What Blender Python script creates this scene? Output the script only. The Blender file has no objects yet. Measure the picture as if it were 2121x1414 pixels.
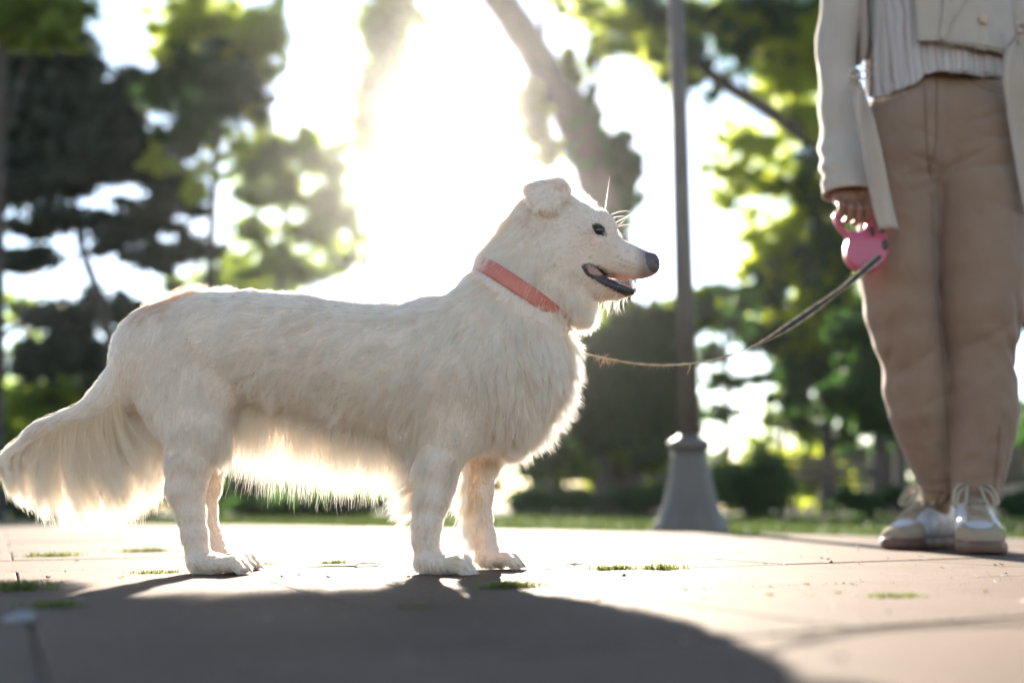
import bpy, bmesh, math, random
import numpy as np
from mathutils import Vector
from mathutils.bvhtree import BVHTree
rng = np.random.default_rng(7)
random.seed(7)
R = math.radians
scene = bpy.context.scene
col = scene.collection
# ---------------------------------------------------------------- camera
CAMZ = 0.095
FPX = 2121 * 35 / 36.0
TILT = math.atan((1050 - 707) / FPX)
cd = bpy.data.cameras.new('camera')
cam = bpy.data.objects.new('camera', cd)
col.objects.link(cam)
scene.camera = cam
cd.lens = 35; cd.sensor_width = 36
cam.location = (0, 0, CAMZ)
cam.rotation_euler = (R(90) + TILT, 0, 0)
cd.clip_start = 0.02; cd.clip_end = 1500
cd.dof.use_dof = True
cd.dof.focus_distance = 1.50
cd.dof.aperture_fstop = 1.75
cd.dof.aperture_blades = 0
# ---------------------------------------------------------------- sky and sun
SUN_EL = R(20.8)
SUN_AZ = math.atan((915 - 1060.5) / FPX)        # measured from +Y towards +X
world = bpy.data.worlds.new('World'); scene.world = world
world.use_nodes = True
wn = world.node_tree.nodes; wl = world.node_tree.links
for n in list(wn): wn.remove(n)
sky = wn.new('ShaderNodeTexSky'); sky.sky_type = 'NISHITA'; sky.sun_disc = False
sky.sun_elevation = SUN_EL; sky.sun_rotation = SUN_AZ
sky.air_density = 1.0; sky.dust_density = 0.1; sky.ozone_density = 1.0
bg = wn.new('ShaderNodeBackground'); bg.inputs[1].default_value = 0.07
wo = wn.new('ShaderNodeOutputWorld')
wm = wn.new('ShaderNodeMix'); wm.data_type = 'RGBA'; wm.blend_type = 'MULTIPLY'; wm.inputs[0].default_value = 1; wm.inputs[7].default_value = (1.07, .99, .94, 1)
wl.new(sky.outputs[0], wm.inputs[6]); wl.new(wm.outputs[2], bg.inputs[0]); wl.new(bg.outputs[0], wo.inputs[0])
sd = bpy.data.lights.new('sun', 'SUN'); sd.energy = 5.0; sd.angle = R(0.53); sd.color = (1, 0.88, 0.72)
sun = bpy.data.objects.new('sun', sd); col.objects.link(sun)
sdir = Vector((math.sin(SUN_AZ) * math.cos(SUN_EL), math.cos(SUN_AZ) * math.cos(SUN_EL), math.sin(SUN_EL)))
sun.rotation_euler = sdir.to_track_quat('Z', 'Y').to_euler()
sun.location = sdir * 60
vs = scene.view_settings
vs.view_transform = 'Standard'; vs.look = 'None'; vs.gamma = 1; vs.use_curve_mapping = False
vs.exposure = 2.45
cy = scene.cycles
cy.max_bounces = 10; cy.diffuse_bounces = 5; cy.transmission_bounces = 8; cy.transparent_max_bounces = 8
cy.glossy_bounces = 4; cy.volume_bounces = 0; cy.sample_clamp_indirect = 8
cy.use_denoising = True
cy.caustics_reflective = False; cy.caustics_refractive = False
try: cy.denoising_prefilter = 'ACCURATE'
except Exception: pass
# ---------------------------------------------------------------- helpers
CT, ST = math.cos(TILT), math.sin(TILT)
def ray(px, py):
    u = (np.asarray(px, float) - 1060.5) / FPX; w = (707 - np.asarray(py, float)) / FPX
    return u, CT - w * ST, ST + w * CT
def P(px, py, Y):
    u, dy, dz = ray(px, py); t = Y / dy
    return Vector((float(u * t), float(Y), float(CAMZ + dz * t)))
def G(px, py):
    u, dy, dz = ray(px, py); t = -CAMZ / dz
    return Vector((float(u * t), float(dy * t), 0))
def S(Y): return Y / CT / FPX           # metres per photo pixel at that depth
def nobj(name, data, parent=None):
    o = bpy.data.objects.new(name, data); col.objects.link(o)
    if parent is not None: o.parent = parent
    return o
def tag(o, label=None, cat=None, group=None, kind=None):
    if label: o['label'] = label
    if cat: o['category'] = cat
    if group: o['group'] = group
    if kind: o['kind'] = kind
    return o
def empty(name, loc=(0, 0, 0)):
    o = nobj(name, None); o.location = loc; o.empty_display_size = 0.05
    return o
def mesh(name, V, F, m, parent=None, smooth=True, local=True):
    """V in world coordinates; when parented to an empty at loc the vertices are made local"""
    V = np.asarray(V, float).reshape(-1, 3)
    if parent is not None and local:
        o = parent; off = Vector((0, 0, 0))
        while o is not None: off = off + o.location; o = o.parent
        V = V - np.array(off)
    me = bpy.data.meshes.new(name)
    if isinstance(F, np.ndarray):
        k = F.shape[1]
        me.vertices.add(len(V)); me.vertices.foreach_set('co', V.astype(np.float32).ravel())
        me.loops.add(F.size); me.loops.foreach_set('vertex_index', F.astype(np.int32).ravel())
        me.polygons.add(len(F))
        me.polygons.foreach_set('loop_start', np.arange(0, F.size, k, dtype=np.int32))
        me.polygons.foreach_set('loop_total', np.full(len(F), k, dtype=np.int32))
        me.update(calc_edges=True); me.validate()
    else:
        me.from_pydata([tuple(v) for v in V], [], [tuple(f) for f in F]); me.update()
    if smooth: me.polygons.foreach_set('use_smooth', [True] * len(me.polygons))
    if m is not None: me.materials.append(m)
    return nobj(name, me, parent)
class MB:
    def __init__(s): s.V = []; s.F = []
    def add(s, V, F):
        n = len(s.V); s.V += [tuple(v) for v in V]; s.F += [tuple(i + n for i in f) for f in F]; return s
    def box(s, c, h, rz=0, tip=(1, 1)):
        c = Vector(c); cs, sn = math.cos(rz), math.sin(rz); V = []
        for z in (-1, 1):
            k = tip if z > 0 else (1, 1)
            for x, y in ((-1, -1), (1, -1), (1, 1), (-1, 1)):
                a, b = x * h[0] * k[0], y * h[1] * k[1]
                V.append((c.x + a * cs - b * sn, c.y + a * sn + b * cs, c.z + z * h[2]))
        return s.add(V, [(3, 2, 1, 0), (4, 5, 6, 7), (0, 1, 5, 4), (1, 2, 6, 5), (2, 3, 7, 6), (3, 0, 4, 7)])
    def tube(s, pts, rad, n=10, flat=None, cap=True):
        pts = [Vector(p) for p in pts]
        if not hasattr(rad, '__len__'): rad = [rad] * len(pts)
        V = []; F = []; up = None
        for i, p in enumerate(pts):
            t = (pts[min(i + 1, len(pts) - 1)] - pts[max(i - 1, 0)]).normalized()
            if up is None:
                up = Vector((0, 0, 1)) if abs(t.z) < 0.9 else Vector((1, 0, 0))
                if flat is not None: up = Vector(flat)
            a = t.cross(up).normalized(); b = a.cross(t).normalized(); up = b
            r = rad[i]; ra, rb = r if hasattr(r, '__len__') else (r, r)
            for k in range(n):
                an = 2 * math.pi * k / n
                V.append(p + a * ra * math.cos(an) + b * rb * math.sin(an))
        for i in range(len(pts) - 1):
            for k in range(n):
                k2 = (k + 1) % n
                F.append((i * n + k, i * n + k2, (i + 1) * n + k2, (i + 1) * n + k))
        if cap:
            F.append(tuple(range(n - 1, -1, -1))); F.append(tuple((len(pts) - 1) * n + k for k in range(n)))
        return s.add(V, F)
    def lathe(s, c, prof, n=24):
        V = []; F = []
        for r, z in prof:
            for k in range(n):
                an = 2 * math.pi * k / n
                rr = r(an) if callable(r) else r
                V.append((c[0] + rr * math.cos(an), c[1] + rr * math.sin(an), c[2] + z))
        m = len(prof)
        for i in range(m - 1):
            for k in range(n):
                k2 = (k + 1) % n
                F.append((i * n + k, i * n + k2, (i + 1) * n + k2, (i + 1) * n + k))
        F.append(tuple(range(n - 1, -1, -1))); F.append(tuple((m - 1) * n + k for k in range(n)))
        return s.add(V, F)
    def build(s, name, m, parent=None, smooth=True): return mesh(name, s.V, s.F, m, parent, smooth)
def spline(pts, n=8):
    """Catmull-Rom through the points"""
    P_ = [np.array(p, float) for p in pts]
    P_ = [2 * P_[0] - P_[1]] + P_ + [2 * P_[-1] - P_[-2]]
    out = []
    for i in range(1, len(P_) - 2):
        a, b, c, d = P_[i - 1:i + 3]
        for k in range(n):
            t = k / n
            out.append(0.5 * (2 * b + (c - a) * t + (2 * a - 5 * b + 4 * c - d) * t * t + (3 * b - a - 3 * c + d) * t ** 3))
    out.append(P_[-2]); return out
# ---- materials
def node(nt, t, **kw):
    n = nt.nodes.new(t)
    for k, v in kw.items():
        if k in n.inputs: n.inputs[k].default_value = v
        else: setattr(n, k, v)
    return n
def mat(name, c, rough=0.6, c2=None, scale=20, bump=0.0, bscale=200, spec=0.5, sheen=0, trans=0, tcol=None, metallic=0, coat=0, detail=4, sss=0):
    m = bpy.data.materials.new(name); m.use_nodes = True; nt = m.node_tree; L = nt.links
    b = nt.nodes['Principled BSDF']; out = nt.nodes['Material Output']
    b.inputs['Base Color'].default_value = (*c, 1); b.inputs['Roughness'].default_value = rough
    b.inputs['Specular IOR Level'].default_value = spec; b.inputs['Metallic'].default_value = metallic
    if coat: b.inputs['Coat Weight'].default_value = coat
    if sheen: b.inputs['Sheen Weight'].default_value = sheen
    if sss:
        b.inputs['Subsurface Weight'].default_value = sss; b.inputs['Subsurface Radius'].default_value = (1, .35, .2); b.inputs['Subsurface Scale'].default_value = .006
    tc = node(nt, 'ShaderNodeTexCoord')
    if c2:
        nz = node(nt, 'ShaderNodeTexNoise', Scale=scale, Detail=detail, Roughness=0.6)
        L.new(tc.outputs['Object'], nz.inputs['Vector'])
        rp = node(nt, 'ShaderNodeValToRGB'); e = rp.color_ramp.elements
        e[0].position = .35; e[0].color = (*c, 1); e[1].position = .65; e[1].color = (*c2, 1)
        L.new(nz.outputs[0], rp.inputs[0]); L.new(rp.outputs[0], b.inputs['Base Color'])
    if bump:
        nb = node(nt, 'ShaderNodeTexNoise', Scale=bscale, Detail=5, Roughness=0.65)
        L.new(tc.outputs['Object'], nb.inputs['Vector'])
        bm_ = node(nt, 'ShaderNodeBump', Strength=bump, Distance=0.002)
        L.new(nb.outputs[0], bm_.inputs['Height']); L.new(bm_.outputs[0], b.inputs['Normal'])
    if trans:
        tr = node(nt, 'ShaderNodeBsdfTranslucent'); tr.inputs[0].default_value = (*(tcol or c), 1)
        mx = node(nt, 'ShaderNodeMixShader'); mx.inputs[0].default_value = trans
        L.new(b.outputs[0], mx.inputs[1]); L.new(tr.outputs[0], mx.inputs[2]); L.new(mx.outputs[0], out.inputs[0])
    return m
def leaf_mat(name, dark, light, glow, trans=0.5):
    """front colour varies leaf by leaf (attribute tint); light through the blade is 'glow'"""
    m = bpy.data.materials.new(name); m.use_nodes = True; nt = m.node_tree; L = nt.links
    b = nt.nodes['Principled BSDF']; out = nt.nodes['Material Output']
    b.inputs['Roughness'].default_value = .55; b.inputs['Specular IOR Level'].default_value = .35
    at = node(nt, 'ShaderNodeAttribute'); at.attribute_name = 'tint'
    mx = node(nt, 'ShaderNodeMix'); mx.data_type = 'RGBA'
    mx.inputs[6].default_value = (*dark, 1); mx.inputs[7].default_value = (*light, 1)
    L.new(at.outputs['Fac'], mx.inputs[0]); L.new(mx.outputs[2], b.inputs['Base Color'])
    g = node(nt, 'ShaderNodeMix'); g.data_type = 'RGBA'
    g.inputs[6].default_value = (*[v * .55 for v in glow], 1); g.inputs[7].default_value = (*glow, 1)
    L.new(at.outputs['Fac'], g.inputs[0])
    tr = node(nt, 'ShaderNodeBsdfTranslucent'); L.new(g.outputs[2], tr.inputs[0])
    ms = node(nt, 'ShaderNodeMixShader'); ms.inputs[0].default_value = trans
    L.new(b.outputs[0], ms.inputs[1]); L.new(tr.outputs[0], ms.inputs[2]); L.new(ms.outputs[0], out.inputs[0])
    return m
DENS = 2.0
def leaves(name, clumps, n, size, m, parent=None, needle=False, spread=.42, shell=.0):
    """many small leaf blades; clumps = [(centre, radii)]"""
    vol = np.array([c[1][0] * c[1][1] * c[1][2] for c in clumps]) ** .75; vol /= vol.sum()
    Cs = []
    for (c, r), v in zip(clumps, vol):
        k = max(12, int(n * v * DENS)); ns = max(8, k // 40)
        d = rng.normal(size=(ns, 3)); d /= np.linalg.norm(d, axis=1)[:, None]
        rad = rng.random((ns, 1)) ** .5 * (.75 + .45 * rng.random((ns, 1)))
        sub = d * rad
        idx = rng.integers(0, ns, k)
        p = sub[idx] + rng.normal(size=(k, 3)) * spread * (.5 + rng.random((ns, 1)))[idx] * .55
        Cs.append(np.array(c) + p * np.array(r))
    C = np.concatenate(Cs); N = len(C)
    a = rng.normal(size=(N, 3)); a[:, 2] -= .3; a /= np.linalg.norm(a, axis=1)[:, None]
    b = np.cross(a, rng.normal(size=(N, 3))); b /= np.linalg.norm(b, axis=1)[:, None]
    cvec = np.cross(a, b)
    s = size * (.6 + .8 * rng.random((N, 1))); w = s * (.12 if needle else .34)
    V = np.stack([C - a * s * .5, C + b * w + cvec * w * .35, C + a * s * .5, C - b * w + cvec * w * .35], 1).reshape(-1, 3)
    F = np.arange(N * 4).reshape(-1, 4)
    o = mesh(name, V, F, m, parent, smooth=False)
    tint = np.repeat(rng.random(N), 4).astype(np.float32)
    at = o.data.attributes.new('tint', 'FLOAT', 'POINT'); at.data.foreach_set('value', tint)
    return o
# ---- implicit surfaces: smooth union of tapered elliptical capsules, polygonised with surface nets
class Field:
    def __init__(s, lo, hi, h):
        s.lo = np.array(lo, float); s.h = h
        s.n = np.ceil((np.array(hi) - s.lo) / h).astype(int) + 1
        s.ax = [s.lo[i] + h * np.arange(s.n[i]) for i in range(3)]
        s.D = np.full(tuple(s.n), 9e9 * 0 + 1.0, np.float32)
    def box(s, lo, hi):
        a = np.clip(np.floor((np.array(lo) - s.lo) / s.h).astype(int), 0, s.n); b = np.clip(np.ceil((np.array(hi) - s.lo) / s.h).astype(int) + 1, 0, s.n)
        return tuple(slice(x, y) for x, y in zip(a, b))
    def grid(s, sl): return np.meshgrid(*[s.ax[i][sl[i]] for i in range(3)], indexing='ij', sparse=True)
    def put(s, sl, d, k, op='add'):
        A = s.D[sl]
        if A.size == 0: return
        if op == 'add':
            if k > 0:
                hh = np.clip(.5 + .5 * (A - d) / k, 0, 1); s.D[sl] = A * (1 - hh) + d * hh - k * hh * (1 - hh)
            else: s.D[sl] = np.minimum(A, d)
        else:
            if k > 0:
                hh = np.clip(.5 - .5 * (A + d) / k, 0, 1); s.D[sl] = A * (1 - hh) - d * hh + k * hh * (1 - hh)
            else: s.D[sl] = np.maximum(A, -d)
    def chain(s, pts, k=.01, op='add', axis=1):
        """pts: (x,y,z, r_inplane, r_lateral[along axis]) stations joined by tapered capsules"""
        for (a, b) in zip(pts[:-1], pts[1:]):
            a = np.array(a, float); b = np.array(b, float)
            rm = max(a[3], b[3], a[4], b[4]) + k + 2 * s.h
            sl = s.box(np.minimum(a[:3], b[:3]) - rm, np.maximum(a[:3], b[:3]) + rm)
            X = s.grid(sl)
            ab = b[:3] - a[:3]; o = [i for i in range(3) if i != axis]
            L2 = ab[o[0]] ** 2 + ab[o[1]] ** 2
            if L2 < 1e-9: t = np.zeros((1, 1, 1)); 
            else: t = np.clip(((X[o[0]] - a[o[0]]) * ab[o[0]] + (X[o[1]] - a[o[1]]) * ab[o[1]]) / L2, 0, 1)
            rr = a[3] + (b[3] - a[3]) * t; rl = a[4] + (b[4] - a[4]) * t
            d2 = (X[o[0]] - a[o[0]] - ab[o[0]] * t) ** 2 + (X[o[1]] - a[o[1]] - ab[o[1]] * t) ** 2
            dl = X[axis] - a[axis] - ab[axis] * t
            e = np.sqrt(d2 / rr ** 2 + (dl / rl) ** 2) + 1e-6
            g = np.sqrt(d2 / rr ** 4 + dl ** 2 / rl ** 4) + 1e-6
            d = (e * (e - 1) / g).astype(np.float32)
            s.put(sl, d, k, op)
        return s
    def caps(s, a, b, ra, rb, k=.005, op='add'):
        a = np.array(a, float); b = np.array(b, float); rm = max(ra, rb) + k + 2 * s.h
        sl = s.box(np.minimum(a, b) - rm, np.maximum(a, b) + rm); X = s.grid(sl); ab = b - a; L2 = max(float(ab @ ab), 1e-9)
        t = np.clip(sum((X[i] - a[i]) * ab[i] for i in range(3)) / L2, 0, 1)
        d = np.sqrt(sum((X[i] - a[i] - ab[i] * t) ** 2 for i in range(3))) - (ra + (rb - ra) * t)
        s.put(sl, d.astype(np.float32), k, op); return s
    def poly(s, pts, radii, k=.005, op='add'):
        if not hasattr(radii, '__len__'): radii = [radii] * len(pts)
        for i in range(len(pts) - 1): s.caps(pts[i], pts[i + 1], radii[i], radii[i + 1], k, op)
        return s
    def ell(s, c, r, k=.01, op='add', M=None):
        """ellipsoid; M rows = its axes"""
        c = np.array(c, float); r = np.array(r, float); rm = r.max() + k + 2 * s.h
        sl = s.box(c - rm, c + rm); X = s.grid(sl); q = [X[i] - c[i] for i in range(3)]
        if M is not None: q = [sum(M[j][i] * q[i] for i in range(3)) for j in range(3)]
        e = np.sqrt(sum((q[i] / r[i]) ** 2 for i in range(3))) + 1e-6
        g = np.sqrt(sum((q[i] / r[i] ** 2) ** 2 for i in range(3))) + 1e-6
        s.put(sl, (e * (e - 1) / g).astype(np.float32), k, op); return s
    def net(s, smooth=1):
        D = s.D; sg = D < 0; c = np.zeros(tuple(s.n - 1), np.int8)
        for i in (0, 1):
            for j in (0, 1):
                for k in (0, 1): c += sg[i:s.n[0] - 1 + i, j:s.n[1] - 1 + j, k:s.n[2] - 1 + k]
        act = (c > 0) & (c < 8); I = np.argwhere(act); idx = -np.ones(act.shape, np.int64); idx[act] = np.arange(len(I))
        acc = np.zeros((len(I), 3)); cnt = np.zeros(len(I))
        cs = [(0, 0, 0), (1, 0, 0), (0, 1, 0), (1, 1, 0), (0, 0, 1), (1, 0, 1), (0, 1, 1), (1, 1, 1)]
        for a in range(8):
            for ax in range(3):
                if cs[a][ax]: continue
                p = np.array(cs[a]); q = p.copy(); q[ax] = 1
                da = D[tuple((I + p).T)]; db = D[tuple((I + q).T)]; m = (da < 0) != (db < 0)
                t = np.where(m, da / np.where(m, da - db, 1), 0)
                pt = p[None] + (q - p)[None] * t[:, None]
                acc[m] += pt[m]; cnt[m] += 1
        V = s.lo + s.h * (I + acc / cnt[:, None])
        Fs = []
        for ax in range(3):
            u, v = (ax + 1) % 3, (ax + 2) % 3
            sl0 = [slice(1, s.n[i] - 1) for i in range(3)]; sl0[ax] = slice(0, s.n[ax] - 1)
            sl1 = list(sl0); sl1[ax] = slice(1, s.n[ax])
            A = sg[tuple(sl0)]; B = sg[tuple(sl1)]
            for flip, mk in ((False, A & ~B), (True, ~A & B)):
                J = np.argwhere(mk) + np.array([x.start for x in sl0])
                if not len(J): continue
                eu = np.zeros(3, int); eu[u] = 1; ev = np.zeros(3, int); ev[v] = 1
                q = [idx[tuple((J - eu - ev).T)], idx[tuple((J - ev).T)], idx[tuple(J.T)], idx[tuple((J - eu).T)]]
                if flip: q = q[::-1]
                Fs.append(np.stack(q, 1))
        F = np.concatenate(Fs)
        for _ in range(smooth):       # light Laplacian
            A_ = np.zeros_like(V); n_ = np.zeros(len(V))
            for i in range(4):
                np.add.at(A_, F[:, i], V[F[:, (i + 1) % 4]]); np.add.at(n_, F[:, i], 1)
                np.add.at(A_, F[:, i], V[F[:, (i + 3) % 4]]); np.add.at(n_, F[:, i], 1)
            V = V + .6 * (A_ / n_[:, None] - V)
        return V, F
# ---------------------------------------------------------------- ground
m_grass = mat('lawn', (.009, .019, .006), .9, (.018, .030, .009), 1.2, bump=.6, bscale=60)
m_joint = mat('joint_sand', (.10, .085, .07), .95, (.17, .15, .12), 60)
def paver_mat():
    m = bpy.data.materials.new('paver'); m.use_nodes = True; nt = m.node_tree; L = nt.links
    b = nt.nodes['Principled BSDF']; b.inputs['Roughness'].default_value = .8; b.inputs['Specular IOR Level'].default_value = .12
    tc = node(nt, 'ShaderNodeTexCoord')
    a = node(nt, 'ShaderNodeTexNoise', Scale=3.0, Detail=6, Roughness=.6); L.new(tc.outputs['Object'], a.inputs[0])
    g = node(nt, 'ShaderNodeTexNoise', Scale=260, Detail=3, Roughness=.7); L.new(tc.outputs['Object'], g.inputs[0])
    r1 = node(nt, 'ShaderNodeValToRGB'); e = r1.color_ramp.elements
    e[0].position = .3; e[0].color = (.084, .057, .041, 1); e[1].position = .7; e[1].color = (.140, .098, .075, 1)
    r2 = node(nt, 'ShaderNodeValToRGB'); e = r2.color_ramp.elements
    e[0].position = .35; e[0].color = (.62, .6, .58, 1); e[1].position = .6; e[1].color = (1, 1, 1, 1)
    L.new(a.outputs[0], r1.inputs[0]); L.new(g.outputs[0], r2.inputs[0])
    at = node(nt, 'ShaderNodeAttribute'); at.attribute_name = 'tint'
    mm = node(nt, 'ShaderNodeMix'); mm.data_type = 'RGBA'; mm.blend_type = 'MULTIPLY'; mm.inputs[0].default_value = 1
    L.new(r1.outputs[0], mm.inputs[6]); L.new(r2.outputs[0], mm.inputs[7])
    hs = node(nt, 'ShaderNodeHueSaturation'); L.new(mm.outputs[2], hs.inputs['Color'])
    mr = node(nt, 'ShaderNodeMapRange'); mr.inputs[3].default_value = .86; mr.inputs[4].default_value = 1.12
    L.new(at.outputs['Fac'], mr.inputs[0]); L.new(mr.outputs[0], hs.inputs['Value']); L.new(hs.outputs[0], b.inputs['Base Color'])
    g2 = node(nt, 'ShaderNodeTexNoise', Scale=420, Detail=4, Roughness=.7); L.new(tc.outputs['Object'], g2.inputs[0])
    g3 = node(nt, 'ShaderNodeTexNoise', Scale=14, Detail=4, Roughness=.6); L.new(tc.outputs['Object'], g3.inputs[0])
    bu = node(nt, 'ShaderNodeBump', Strength=.55, Distance=.0012); L.new(g2.outputs[0], bu.inputs['Height'])
    bu2 = node(nt, 'ShaderNodeBump', Strength=.5, Distance=.004); L.new(g3.outputs[0], bu2.inputs['Height']); L.new(bu.outputs[0], bu2.inputs['Normal'])
    L.new(bu2.outputs[0], b.inputs['Normal'])
    return m
m_paver = paver_mat()
tag(mesh('ground', [(-400, -30, -.05), (400, -30, -.05), (400, 500, -.05), (-400, 500, -.05)], [(0, 1, 2, 3)], m_grass, smooth=False), kind='structure')
# the paving ends along this line
E0, E1 = G(400, 1086), G(1500, 1104)
ed = (E1 - E0).normalized(); en = Vector((-ed.y, ed.x, 0));
if en.y < 0: en = -en
def beyond(p): return (Vector((p[0], p[1], 0)) - E0).dot(en)
bed = [E0 - ed * 30, E0 + ed * 30, E0 + ed * 30 - en * 30, E0 - ed * 30 - en * 30]
tag(mesh('paving_bed', [(v.x, v.y, -.006) for v in bed], [(0, 3, 2, 1)], m_joint, smooth=False), kind='structure')
def pavers():
    a0, a1 = G(0, 1222), G(2121, 1152)
    d = (a1 - a0).normalized(); n = Vector((-d.y, d.x, 0))
    V = []; F = []; T = []
    W, Lg = .36, .58; gap = .0013
    org = a0
    j0 = (G(1400, 1185) - org).dot(d)       # one cross joint the photo shows on the near side
    for r in range(-16, 30):
        sh = j0 + (0 if r == -1 else (Lg * (.5 * (r + 1) + .07 * math.sin(r * 3.1))))
        for c in range(-26, 26):
            x0 = sh + c * Lg; y0 = r * W
            q = [(x0 + gap, y0 + gap), (x0 + Lg - gap, y0 + gap), (x0 + Lg - gap, y0 + W - gap), (x0 + gap, y0 + W - gap)]
            pts = [org + d * x + n * y for x, y in q]
            if all(beyond(p) > -.02 for p in pts) or min(p.length for p in pts) > 17 or all(p.y < -2.5 for p in pts): continue
            b = len(V); dz = rng.uniform(-.0008, .0008)
            # clip at the edge
            if any(beyond(p) > 0 for p in pts):
                pts = [p - en * max(0, beyond(p)) for p in pts]
            c_ = sum(pts, Vector()) / 4
            bev = .0012
            for z, k in ((-.02, 0), (-bev + dz, 0), (dz, bev)):
                for p in pts:
                    dd = (c_ - p); dd.z = 0; dd = dd.normalized() * k * 1.4
                    V.append((p.x + dd.x, p.y + dd.y, z))
            for k in range(4):
                k2 = (k + 1) % 4
                F.append((b + k, b + k2, b + 4 + k2, b + 4 + k)); F.append((b + 4 + k, b + 4 + k2, b + 8 + k2, b + 8 + k))
            F.append((b + 8, b + 9, b + 10, b + 11)); T += [rng.random()] * 12
    o = mesh('paving', V, F, m_paver, smooth=False)
    at = o.data.attributes.new('tint', 'FLOAT', 'POINT'); at.data.foreach_set('value', np.array(T, np.float32))
    tag(o, kind='structure')
pavers()
def grass_blades(name, pts, hgt, m, parent=None, lean=.5, w=.004, seed=0):
    rg = np.random.default_rng(seed)
    pts = np.array(pts, float); N = len(pts)
    an = rg.random(N) * 2 * np.pi; h = hgt * (.45 + .75 * rg.random(N))
    s = np.stack([np.cos(an), np.sin(an), 0 * an], 1); la = rg.random(N) * 2 * np.pi
    l = np.stack([np.cos(la), np.sin(la), 0 * la], 1) * (lean * h * rg.random(N))[:, None]
    ww = w * (.6 + .8 * rg.random(N))[:, None]
    mid = pts + l * .35 + np.array([0, 0, 1]) * (h * .6)[:, None]; tip = pts + l + np.array([0, 0, 1]) * (h * (1 - .3 * lean))[:, None]
    V = np.stack([pts - s * ww, pts + s * ww, mid + s * ww * .8, mid - s * ww * .8, tip], 1).reshape(-1, 3)
    b = np.arange(N)[:, None] * 5
    F = [tuple(x) for x in (b + np.array([0, 1, 2, 3])).tolist()] + [tuple(x) for x in (b + np.array([3, 2, 4])).tolist()]
    o = mesh(name, V, F, m, parent, smooth=False)
    at = o.data.attributes.new('tint', 'FLOAT', 'POINT'); at.data.foreach_set('value', np.repeat(rg.random(N), 5).astype(np.float32))
    return o
m_blade = leaf_mat('grass_blade', (.020, .042, .010), (.045, .075, .018), (.10, .15, .025), .3)
def lawn():
    N = 60000
    u = rng.random(N) ** 1.7 * 13; s_ = rng.uniform(-9, 10, N)
    p = np.array([np.array(E0 + ed * float(a) + en * float(b + .01)) for a, b in zip(s_, u)])
    p[:, 2] = -.05
    tag(grass_blades('grass', p, .055, m_blade, w=.005, seed=3), kind='stuff')
lawn()
# ---------------------------------------------------------------- trees and the park behind
m_bark = mat('bark', (.05, .04, .034), .9, (.11, .09, .075), 9, bump=.8, bscale=30)
m_barkd = mat('bark_dark', (.03, .026, .024), .9, (.06, .05, .045), 9, bump=.8, bscale=30)
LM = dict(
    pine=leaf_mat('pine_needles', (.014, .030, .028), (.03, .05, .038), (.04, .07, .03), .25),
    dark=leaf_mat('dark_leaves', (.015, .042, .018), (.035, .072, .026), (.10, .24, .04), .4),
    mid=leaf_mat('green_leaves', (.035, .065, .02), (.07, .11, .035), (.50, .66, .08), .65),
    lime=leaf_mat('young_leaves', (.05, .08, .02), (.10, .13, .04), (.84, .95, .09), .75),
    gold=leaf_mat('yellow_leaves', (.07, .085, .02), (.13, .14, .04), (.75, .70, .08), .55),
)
CR = random.Random(5)
def clumpset(lst, Y, dep=1.0):
    out = []
    for c in lst:
        px, py, rx, ry = c[:4]; dy = c[4] if len(c) > 4 else 0
        q = P(px, py, Y + dy); s = S(Y + dy)
        for k in range(5):
            an = CR.uniform(0, 6.28); rr = CR.uniform(.75, 1.3); f = CR.uniform(.22, .42); w = CR.uniform(-.8, .8)
            c2 = P(px + rx * rr * math.cos(an), py + ry * rr * math.sin(an), Y + dy + w * rx * s); out.append((tuple(c2), (rx * s * f * 1.2, rx * s * f, ry * s * f * 1.1)))
        rx, ry = rx * .86, ry * .86
        out.append((tuple(q), (rx * s, (rx + ry) * .5 * s * dep, ry * s)))
    return out
def tree(name, label, cat, Y, trunk, tr, crowns, limbs=(), group='trees of the park behind the dog', bark=None):
    """trunk: photo pixels down to its foot; crowns: list of (material key, clumps, leaves, leaf size)"""
    foot = P(trunk[-1][0], trunk[-1][1], Y); foot.z = -.05
    root = tag(empty(name, foot), label, cat, group)
    pts = [P(x, y, Y) for x, y in trunk[:-1]] + [foot - Vector((0, 0, .1))]
    pp = spline(pts, 6); n = len(pp)
    r0, r1 = tr[0] * S(Y), tr[1] * S(Y)
    mb = MB(); rads = []
    for i in range(n):
        t = i / (n - 1); r = r0 + (r1 - r0) * t
        if t > .9: r *= 1 + (t - .9) * 4
        rads.append(r * (1 + .06 * math.sin(i * 2.3)))
    mb.tube(pp, rads, 14); mb.build('trunk', bark or m_bark, root)
    for lp, lr in limbs:
        mb = MB(); q = spline([P(a[0], a[1], Y + (a[2] if len(a) > 2 else 0)) for a in lp], 6); k = len(q)
        mb.tube(q, [lr[0] * S(Y) + (lr[1] - lr[0]) * S(Y) * i / (k - 1) for i in range(k)], 8); mb.build('limb', bark or m_bark, root)
    if crowns:
        for i, (mk, cl, n_, sz) in enumerate(crowns):
            o = leaves('crown' if i == 0 else 'leafy_bough', clumpset(cl, Y), n_, sz, LM[mk], root)
    return root
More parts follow.
